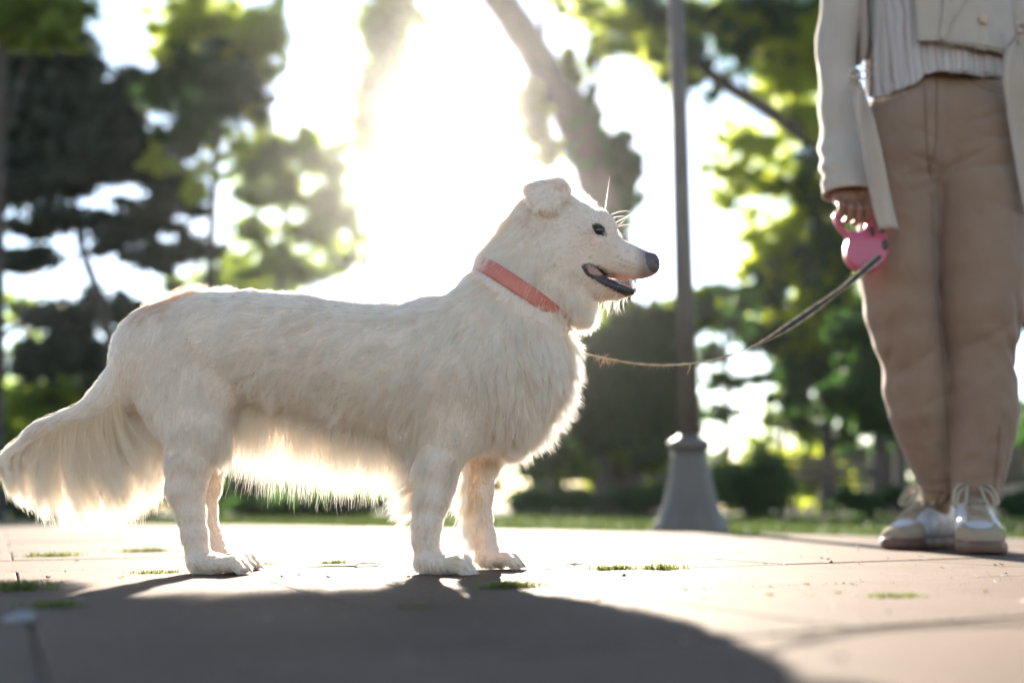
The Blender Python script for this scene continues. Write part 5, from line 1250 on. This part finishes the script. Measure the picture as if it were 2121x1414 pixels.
# ---- shoes
m_suede = mat('beige_suede', (0.288, 0.224, 0.156), .95, (0.248, 0.192, 0.132), 50, bump=.5, bscale=700); m_white = mat('white_leather', (0.4, 0.4, 0.424), .45, bump=.15, bscale=300)
m_gum = mat('gum_rubber', (0.088, 0.0416, 0.0272), .6, (0.104, 0.0504, 0.0336), 30, bump=.2, bscale=400); m_lace = mat('cotton_lace', (0.368, 0.308, 0.232), .9, bump=.6, bscale=1500); m_sock = mat('cream_sock', (0.304, 0.24, 0.16), .95, bump=.4, bscale=900)
def shoe(toe_px, toe_py, yaw, side):
    tp = G(toe_px, toe_py); d = Vector((math.cos(yaw), math.sin(yaw), 0)); o = tp - d * .134; sh = empty('shoe', tuple(o - person.location)); sh.parent = person
    def W(V):
        V = np.asarray(V, float).reshape(-1, 3) * np.array([1, side, 1]); c, s = math.cos(yaw), math.sin(yaw)
        return np.stack([V[:, 0] * c - V[:, 1] * s + o.x, V[:, 0] * s + V[:, 1] * c + o.y, V[:, 2]], 1)
    def ff(infl=0):
        f = Field((-.15, -.065, -.006), (.15, .065, .15), .0022); i = infl
        f.chain([(-.098, .000, .058, .036 + i, .033 + i), (-.055, 0, .066, .042 + i, .036 + i), (-.01, 0, .062, .044 + i, .038 + i), (.035, .001, .050, .036 + i, .043 + i), (.080, .003, .036, .025 + i, .045 + i), (.108, .0, .030, .020 + i, .036 + i)], .008)
        f.chain([(-.085, 0, .080, .030 + i, .032 + i), (-.045, 0, .098, .026 + i, .028 + i), (-.030, 0, .112, .016 + i, .024 + i)], .01)
        return f
    def fin(f, name, m, flip=side < 0, n=1):
        V, F = f.net(n); V = W(V); F = F[:, ::-1] if flip else F; return mesh(name, V, F, m, sh)
    f = ff(); Z = f.ax[2][None, None, :]; X = f.ax[0][:, None, None]; Y_ = f.ax[1][None, :, None]
    f.ell((-.062, 0, .125), (.034, .024, .045), .004, 'sub'); f.D = np.maximum(f.D, (.022 - Z).astype(np.float32)); fin(f, 'upper', m_white)
    f = ff(.0016); lim = .076 + .35 * np.abs(Y_) ** 1.0 * 0 ; A = np.maximum(.022 - Z, np.maximum(.066 - X, Z - (.054 - .30 * (X - .10)) ))   # toe guard
    f.D = np.maximum(f.D, A.astype(np.float32)); fin(f, 'toe_guard', m_suede)
    f = ff(.0016); A = np.maximum(np.maximum(-.035 - X, X - .074), np.abs(Y_) - (.021 + .006 * np.clip((X - .03) / .05, 0, 1))); A = np.maximum(A, .045 - Z)
    f.D = np.maximum(f.D, A.astype(np.float32)); fin(f, 'eyestay', m_suede)
    f = ff(.0014); A = np.maximum(X + .085, np.maximum(.022 - Z, Z - .085)); f.D = np.maximum(f.D, A.astype(np.float32)); fin(f, 'heel_tab', m_suede)
    f = Field((-.15, -.065, -.006), (.15, .065, .15), .0022); f.ell((-.028, 0, .118), (.010, .021, .030), 0, M=[Vector((.8, 0, .6)), Vector((0, 1, 0)), Vector((-.6, 0, .8))]); fin(f, 'tongue', m_sock)
    f = Field((-.15, -.065, -.006), (.15, .065, .06), .0022)
    f.chain([(-.097, .0, .014, .038, .030), (-.03, -.001, .014, .038, .030), (.03, .0, .014, .043, .030), (.078, .002, .014, .0485, .030), (.108, 0, .014, .038, .030)], .01, axis=2)
    Z = f.ax[2][None, None, :]; X = f.ax[0][:, None, None]; f.D = np.maximum(f.D, np.maximum(-Z + .0004 + .004 * np.clip((X - .10) / .04, 0, 1), Z - .0275).astype(np.float32)); fin(f, 'sole', m_gum)
    # laces follow the instep
    bf = ff(.0022); bV, bF = bf.net(1); bv = BVHTree.FromPolygons([tuple(v) for v in bV], [tuple(int(i) for i in q) for q in bF])
    def top(x, y, off=.0016):
        h = bv.ray_cast(Vector((x, y, .2)), Vector((0, 0, -1)))[0]; return (h + Vector((0, 0, off))) if h else Vector((x, y, .09))
    lc = MB()
    for k in range(6):
        x = .060 - .0165 * k; a = [top(x + .002 * math.sin(j), y, .0022) for j, y in enumerate(np.linspace(-.019, .019, 7))]; lc.tube(a, [(.0030, .0014)] * 7, 6)
        a = [top(x - .0165 * t, -.017 + .034 * t, .0032) for t in np.linspace(0, 1, 6)]; lc.tube(a, [(.0026, .0013)] * 6, 6)
    k0 = top(-.026, 0, .004)
    for s in (-1, 1):
        lp = [k0, k0 + Vector((.010, s * .020, .012)), k0 + Vector((.026, s * .036, .002)), k0 + Vector((.046, s * .044, -.024)), k0 + Vector((.048, s * .037, -.033)), k0 + Vector((.034, s * .032, -.010)), k0 + Vector((.010, s * .012, .004)), k0]
        lc.tube(spline([tuple(p) for p in lp], 5), [(.0031, .0014)] * 36, 6)
        en_ = [k0, k0 + Vector((.018, s * .012, .006)), k0 + Vector((.045, s * .018, -.020)), k0 + Vector((.060, s * .024, -.036))]
        lc.tube(spline([tuple(p) for p in en_], 5), [(.0029, .0014)] * 16, 6)
    V = W([tuple(v) for v in lc.V]); mesh('laces', V, lc.F if side > 0 else [q[::-1] for q in lc.F], m_lace, sh)
    return sh
sh_l = shoe(1846, 1139, math.atan2(D_L.y, D_L.x), 1)
sh_r = shoe(2042, 1149, math.atan2(D_R.y, D_R.x), -1)
for leg, q in ((LEFT_LEG[-1], ANK_L), (RIGHT_LEG[-1], ANK_R)):
    lo = Vector((min(leg[0], q.x) - .06, min(leg[1], q.y) - .06, .03)); hi = Vector((max(leg[0], q.x) + .06, max(leg[1], q.y) + .06, leg[2] + .06))
    f = Field(lo, hi, .003); f.poly([(leg[0], leg[1], leg[2] + .01), (q.x, q.y, .085)], [.038, .031], 0); mesh('sock', *f.net(1), m_sock, person)
# ---------------------------------------------------------------- lead handle and lead
m_pink = mat('pink_plastic', (.34, .05, .105), .35, (.31, .045, .098), 20, trans=0); m_blk = mat('black_rubber', (.018, .018, .02), .5)
YL = YP - .085
def polysdf(px, pz, poly):
    d = np.full(np.broadcast(px, pz).shape, 1e9); inside = np.zeros(d.shape, bool); n = len(poly)
    for i in range(n):
        (x1, y1), (x2, y2) = poly[i], poly[(i + 1) % n]; ex, ey = x2 - x1, y2 - y1; t = np.clip(((px - x1) * ex + (pz - y1) * ey) / (ex * ex + ey * ey + 1e-12), 0, 1)
        d = np.minimum(d, np.hypot(px - x1 - ex * t, pz - y1 - ey * t)); inside ^= ((y1 > pz) != (y2 > pz)) & (px < ex * (pz - y1) / (ey + 1e-12) + x1)
    return np.where(inside, -d, d)
def dispenser():
    out = spline([(1725, 447), (1729, 463), (1739, 479), (1753, 494), (1750, 514), (1751, 534), (1759, 550), (1773, 560), (1789, 566), (1806, 564), (1824, 550), (1834, 530), (1836, 508), (1831, 486), (1819, 463), (1810, 449), (1799, 436), (1780, 430), (1750, 432), (1732, 436), (1725, 447)], 4)
    hole = spline([(1736, 456), (1745, 472), (1762, 482), (1782, 480), (1793, 466), (1789, 452), (1762, 446), (1742, 447), (1736, 456)], 4)
    w = lambda q: [(P(x, y, YL).x, P(x, y, YL).z) for x, y in q[:-1]]
    o2, h2 = w(out), w(hole)
    f = Field((min(p[0] for p in o2) - .01, YL - .025, min(p[1] for p in o2) - .01), (max(p[0] for p in o2) + .01, YL + .025, max(p[1] for p in o2) + .01), .0016)
    X = f.ax[0][:, None]; Z = f.ax[2][None, :]
    d = np.maximum(polysdf(X, Z, o2), -polysdf(X, Z, h2))[:, None, :]
    zc = P(1790, 500, YL).z; hw = np.where(f.ax[2] < zc, .0165, .0165 - .004 * np.clip((f.ax[2] - zc) / .03, 0, 1))[None, None, :]
    yy = np.abs(f.ax[1] - YL)[None, :, None] - hw; r = .006
    a = np.maximum(d + r, 0); b = np.maximum(yy + r, 0); f.D = (np.sqrt(a * a + b * b) + np.minimum(np.maximum(d + r, yy + r), 0) - r).astype(np.float32)
    root = tag(empty('lead_handle', tuple(P(1790, 520, YL))), 'pink plastic retractable lead handle with black buttons gripped in the hand', 'lead handle')
    mesh('casing', *f.net(2), m_pink, root)
    def oval(x, y, rx, ry, rot, name):
        c = P(x, y, YL); fo = Field((c.x - .03, YL - .03, c.z - .03), (c.x + .03, YL + .03, c.z + .03), .0012); s = S(YL)
        u = Vector((math.cos(rot), 0, math.sin(rot))); v = Vector((0, 1, 0)); q = Vector((-math.sin(rot), 0, math.cos(rot)))
        fo.ell((c.x, YL - .0135, c.z), (rx * s, .006, ry * s), 0, M=[u, v, q]); mesh(name, *fo.net(1), m_blk, root)
    oval(1802, 483, 5, 12, .12, 'button'); oval(1817, 470, 6, 19, .45, 'brake_pad'); oval(1827, 511, 8, 14, -.05, 'button')
    return root
dispenser()
m_tape = mat('black_webbing', (.02, .022, .022), .7, bump=.5, bscale=1500); m_cord = mat('cream_cord', (.62, .54, .40), .9, bump=.8, bscale=1200, trans=.35, tcol=(.7, .6, .42))
def lead():
    px = [(1824, 531), (1800, 551), (1765, 581), (1740, 600), (1700, 630), (1650, 665), (1610, 690), (1570, 712), (1530, 729), (1480, 744), (1430, 753), (1370, 756), (1310, 752), (1255, 742), (1205, 730), (1186, 716), (1172, 694)]
    q2 = spline(px, 10); n = len(q2); Ys = np.interp(np.linspace(0, 1, n), [0, .12, 1], [YL - .018, YL - .06, RING.y]); C_ = [P(q[0], q[1], y) for q, y in zip(q2, Ys)]; C_[-1] = Vector(RING)
    root = tag(empty('dog_lead', tuple(C_[n // 2])), 'worn black and cream lead sagging from the pink handle to the dog chest', 'dog lead')
    tw = np.interp([q[0] for q in q2], [1180, 1560, 1600, 1640, 1690, 1715, 1740, 1770, 1824], [1.5, 1.5, 1.1, .35, .35, .9, 1.1, .45, .3])
    V = []; E = [[], []]; hw = .0064
    for i, c in enumerate(C_):
        t = (C_[min(i + 1, n - 1)] - C_[max(i - 1, 0)]).normalized(); vw = (c - Vector((0, 0, CAMZ))).normalized(); s = t.cross(vw).normalized(); b = s.cross(t).normalized()
        dvec = s * math.cos(tw[i]) + b * math.sin(tw[i]); nr = dvec.cross(t).normalized() * .0007; k = hw * (.42 if q2[i][0] < 1560 else 1)
        V += [c + dvec * k + nr, c - dvec * k + nr, c - dvec * k - nr, c + dvec * k - nr]; E[0].append(c + dvec * k); E[1].append(c - dvec * k)
    F = [(i * 4 + k, i * 4 + (k + 1) % 4, (i + 1) * 4 + (k + 1) % 4, (i + 1) * 4 + k) for i in range(n - 1) for k in range(4)]
    mesh('webbing', V, F, m_tape, root, smooth=False)
    for e in E: MB().tube(e, [.0016 + .0004 * math.sin(i * 1.3) for i in range(n)], 7).build('cord_edge', m_cord, root)
    rg = np.random.default_rng(4); mb = MB()
    for k in range(170):
        i = int(rg.choice([rg.integers(90, n - 12), rg.integers(126, 134), rg.integers(10, n - 12)], p=[.6, .25, .15])); c = E[rg.integers(2)][i]; L = rg.uniform(.003, .009) * (1.8 if 126 <= i < 134 else 1)
        d = Vector(rg.normal(size=3)); d.z = -abs(d.z) if rg.random() < .7 else d.z; d.normalize(); mb.tube([c, c + d * L * .5, c + d * L + Vector((0, 0, -.3 * L))], [.0003, .00025, .0001], 3)
    for px_, L, dx in ((1428, .020, -.006), (1248, .018, -.006), (1256, .012, .004)):
        i = min(range(n), key=lambda j: abs(q2[j][0] - px_)); c = C_[i]
        for j in range(3): mb.tube([c, c + Vector((dx * .3 + .0006 * j, 0, -L * .4)), c + Vector((dx, .0005 * j, -L * (1 - .12 * j)))], [.0006, .0005, .0002], 4)
    tag(mb.build('loose_fibres', m_cord, root), kind='stuff')
lead()
# ---------------------------------------------------------------- small things on the pavers
def tuft_of_grass(px, py, wid, h, n, label, seed, dry=.0):
    g = G(px, py); k = g.y / FPX; rg = np.random.default_rng(seed)
    root = tag(empty('grass_tuft', (g.x, g.y, 0)), label, 'grass tuft', 'grass tufts in the paver joints')
    a0, a1 = G(0, 1222), G(2121, 1152); d = (a1 - a0).normalized()
    t = rg.normal(0, .35, n) * wid * k; u = rg.normal(0, .009, n); nn = np.array([-d.y, d.x, 0])
    p = np.array(g)[None] + np.array(d)[None] * t[:, None] + nn[None] * u[:, None]; p[:, 2] = -.003
    grass_blades('blades', p, h * 1.25, m_tuft, root, lean=1.0, w=.0010, seed=seed)
m_tuft = leaf_mat('tuft_blade', (.06, .09, .02), (.10, .12, .035), (.24, .28, .06), .4)
T = [(1265, 1179, 70, .011, 260, 'small green grass tuft in the joint under the lead, left one of the pair'), (1372, 1178, 60, .012, 200, 'small green grass tuft in the joint under the lead, right one of the pair'),
     (1062, 1216, 90, .012, 500, 'soft green grass tuft in front of the far forepaw'), (692, 1166, 45, .010, 160, 'short grass tuft standing behind the twig'), (550, 1168, 40, .007, 90, 'tiny grass tuft just right of the hind paws'),
     (325, 1186, 60, .008, 140, 'yellowish grass tuft left of the hind paws'), (300, 1143, 80, .014, 260, 'blurred green grass tuft below the tail'), (110, 1152, 90, .013, 220, 'blurred pale grass tuft at far left below the tail'),
     (35, 1222, 90, .016, 300, 'brownish grass tuft in the joint at the left edge'), (115, 1256, 70, .010, 200, 'dark grass tuft in the shade at the lower left'), (1848, 1236, 90, .007, 420, 'flat green grass tuft in the sunlit lower right'),
     (1405, 1152, 40, .006, 60, 'tiny green speck of grass behind the long joint'), (860, 1258, 70, .006, 120, 'faint grass tuft in the shadow of the dog')]
for i, a in enumerate(T): tuft_of_grass(*a[:6], seed=50 + i)
m_twig = mat('twig_bark', (.12, .09, .04), .9, (.20, .16, .07), 120); m_petal = mat('dry_petal', (.62, .54, .42), .8, (.50, .40, .28), 60, trans=.4, tcol=(.8, .7, .5)); m_dleaf = mat('dead_leaf', (.06, .045, .03), .9, (.11, .08, .05), 50)
g = G(715, 1174); tw = tag(empty('twig', (g.x, g.y, 0)), 'thin green-brown twig lying on the pavers between the legs of the dog', 'twig')
MB().tube([(G(x, y).x, G(x, y).y, .002 + h) for x, y, h in ((634, 1176, 0), (665, 1177, .001), (700, 1176, .0015), (735, 1176, .001), (742, 1172, .002), (765, 1171, .003), (785, 1173, .002), (788, 1175, .001))], [.0008, .0012, .0013, .0015, .0013, .0012, .001, .0004], 7).build('stem', m_twig, tw)
MB().tube([(G(x, y).x, G(x, y).y, .002 + h) for x, y, h in ((732, 1176, 0), (755, 1177, .001), (780, 1176, .001), (787, 1174, .001))], [.0011, .001, .0009, .0004], 7).build('side_shoot', m_twig, tw)
def chip(name, px, py, size, m, label, cat, group, seed, thick=.0007, up=.0018):
    g = G(px, py); rg = np.random.default_rng(seed); n = 9; a0 = rg.random() * 6; el = rg.uniform(.45, .8); V = []; ph = rg.random(3) * 6
    for z in (0, 1):
        V.append((g.x, g.y, .0006 + z * thick))
        for k in range(n):
            a = 2 * math.pi * k / n; r = size * (1 + .18 * math.sin(3 * a + ph[0])); x, y = r * math.cos(a), r * el * math.sin(a)
            V.append((g.x + x * math.cos(a0) - y * math.sin(a0), g.y + x * math.sin(a0) + y * math.cos(a0), .0006 + z * thick + up * abs(math.cos(a + ph[1])) ** 2 * (.5 + .5 * math.sin(a + ph[2]))))
    F = []
    for k in range(n):
        k2 = (k + 1) % n; F += [(n + 1, n + 2 + k, n + 2 + k2), (0, 1 + k2, 1 + k), (1 + k, 1 + k2, n + 2 + k2, n + 2 + k)]
    tag(mesh(name, V, F, m, None, smooth=False), label, cat, group)
PET = [(1520, 1152), (1530, 1146), (1585, 1168), (1598, 1216), (1593, 1232), (1670, 1211), (1676, 1232), (1420, 1222), (1490, 1158), (1660, 1153), (1780, 1168), (1905, 1152), (1735, 1228), (1950, 1175), (2076, 1172), (1310, 1158), (1365, 1166), (1240, 1243), (1910, 1236), (2040, 1225), (1460, 1240), (880, 1166), (620, 1187), (500, 1160), (250, 1196), (160, 1162), (1770, 1212)]
for i, (x, y) in enumerate(PET): chip('petal', x, y, .0042 if y < 1200 else .0055, m_petal, 'tiny pale dry petal lying loose on the sunlit pavers', 'petal', 'dry petals scattered on the pavers', 200 + i)
DL = [(1702, 1157), (1716, 1159), (1722, 1165), (2062, 1171), (2075, 1170), (100, 1197), (176, 1234), (455, 1195), (585, 1196), (618, 1193), (680, 1197), (1190, 1172), (1135, 1181), (1292, 1194), (845, 1196), (960, 1200)]
for i, (x, y) in enumerate(DL): chip('leaf_scrap', x, y, .0035, m_dleaf, 'tiny dark scrap of dead leaf lying on the pavers', 'leaf scrap', 'dead leaf scraps on the pavers', 300 + i, thick=.0012, up=.003)
MB().tube([(G(x, y).x, G(x, y).y, .0015 + h) for x, y, h in ((1170, 1173, 0), (1190, 1171, .002), (1212, 1172, .001))], [.0006, .0016, .0005], 6).build('thin_leaf', m_dleaf)
tag(bpy.data.objects['thin_leaf'], 'narrow dark leaf lying flat right of the far forepaw', 'leaf')
m_peb = mat('pale_pebble', (.16, .17, .19), .7, (.22, .22, .23), 40, bump=.5, bscale=150)
g = G(36, 1288); f = Field((g.x - .03, g.y - .03, -.004), (g.x + .03, g.y + .03, .03), .0015); f.ell((g.x, g.y, .002), (.012, .009, .0055), 0); f.ell((g.x + .006, g.y + .002, .004), (.008, .009, .005), .004)
tag(mesh('pebble', *f.net(1), m_peb), 'pale bluish pebble in the shade at the lower left corner', 'pebble')

def grit():
    """sand, crumbs and bits of dry matter too many to count"""
    rg = np.random.default_rng(77); a0, a1 = G(0, 1222), G(2121, 1152); d = (a1 - a0).normalized(); nn = Vector((-d.y, d.x, 0)); V = []; F = []; T = []
    for k in range(5200):
        y = .5 + 2.6 * rg.random() ** 1.4; x = rg.uniform(-.62, .62) * y * 1.05
        if rg.random() < .45:                      # gathers in the joints
            p = Vector((x, y, 0)) - a0; r = round(p.dot(nn) / .36); q = a0 + d * p.dot(d) + nn * (r * .36 + rg.normal(0, .004)); x, y = q.x, q.y
        s = rg.uniform(.0003, .0011) * (1 + (rg.random() < .04) * 1.2); b = len(V); z = .0008; a = rg.random() * 6
        V += [(x + s * math.cos(a + 2.1 * j), y + s * 1.3 * math.sin(a + 2.1 * j), z) for j in range(3)] + [(x, y, z + s * rg.uniform(.5, 1.3))]
        F += [(b, b + 1, b + 3), (b + 1, b + 2, b + 3), (b + 2, b, b + 3), (b + 2, b + 1, b)]; T += [rg.random()] * 4
    m = bpy.data.materials.new('grit'); m.use_nodes = True; nt = m.node_tree; at = node(nt, 'ShaderNodeAttribute'); at.attribute_name = 'tint'; rp_ = node(nt, 'ShaderNodeValToRGB'); e = rp_.color_ramp.elements
    e[0].color = (.03, .022, .016, 1); e[1].color = (.34, .28, .22, 1); nt.links.new(at.outputs['Fac'], rp_.inputs[0]); nt.links.new(rp_.outputs[0], nt.nodes['Principled BSDF'].inputs['Base Color'])
    o = mesh('grit', V, F, m, None, smooth=False); a_ = o.data.attributes.new('tint', 'FLOAT', 'POINT'); a_.data.foreach_set('value', np.array(T, np.float32)); tag(o, kind='stuff')
grit()
# ---------------------------------------------------------------- haze volume added to stand in for glare around the sun
def sun_glow_haze():
    x0, x1, y0, y1, z0, z1 = -420, 420, -35, 520, -1.2, 22
    V = [(x0, y0, z0), (x1, y0, z0), (x1, y1, z0), (x0, y1, z0), (x0, y0, z1), (x1, y0, z1), (x1, y1, z1), (x0, y1, z1)]
    m = bpy.data.materials.new('sun_glow_air'); m.use_nodes = True; nt = m.node_tree
    for n in list(nt.nodes):
        if n.type != 'OUTPUT_MATERIAL': nt.nodes.remove(n)
    v = node(nt, 'ShaderNodeVolumePrincipled'); v.inputs['Color'].default_value = (.96, .97, 1, 1)
    v.inputs['Density'].default_value = 0.00024; v.inputs['Anisotropy'].default_value = .89
    nt.links.new(v.outputs[0], nt.nodes[0].inputs['Volume'])
    tag(mesh('sun_glow_haze', V, [(3, 2, 1, 0), (4, 5, 6, 7), (0, 1, 5, 4), (1, 2, 6, 5), (2, 3, 7, 6), (3, 0, 4, 7)], m, smooth=False), kind='stuff')
sun_glow_haze()
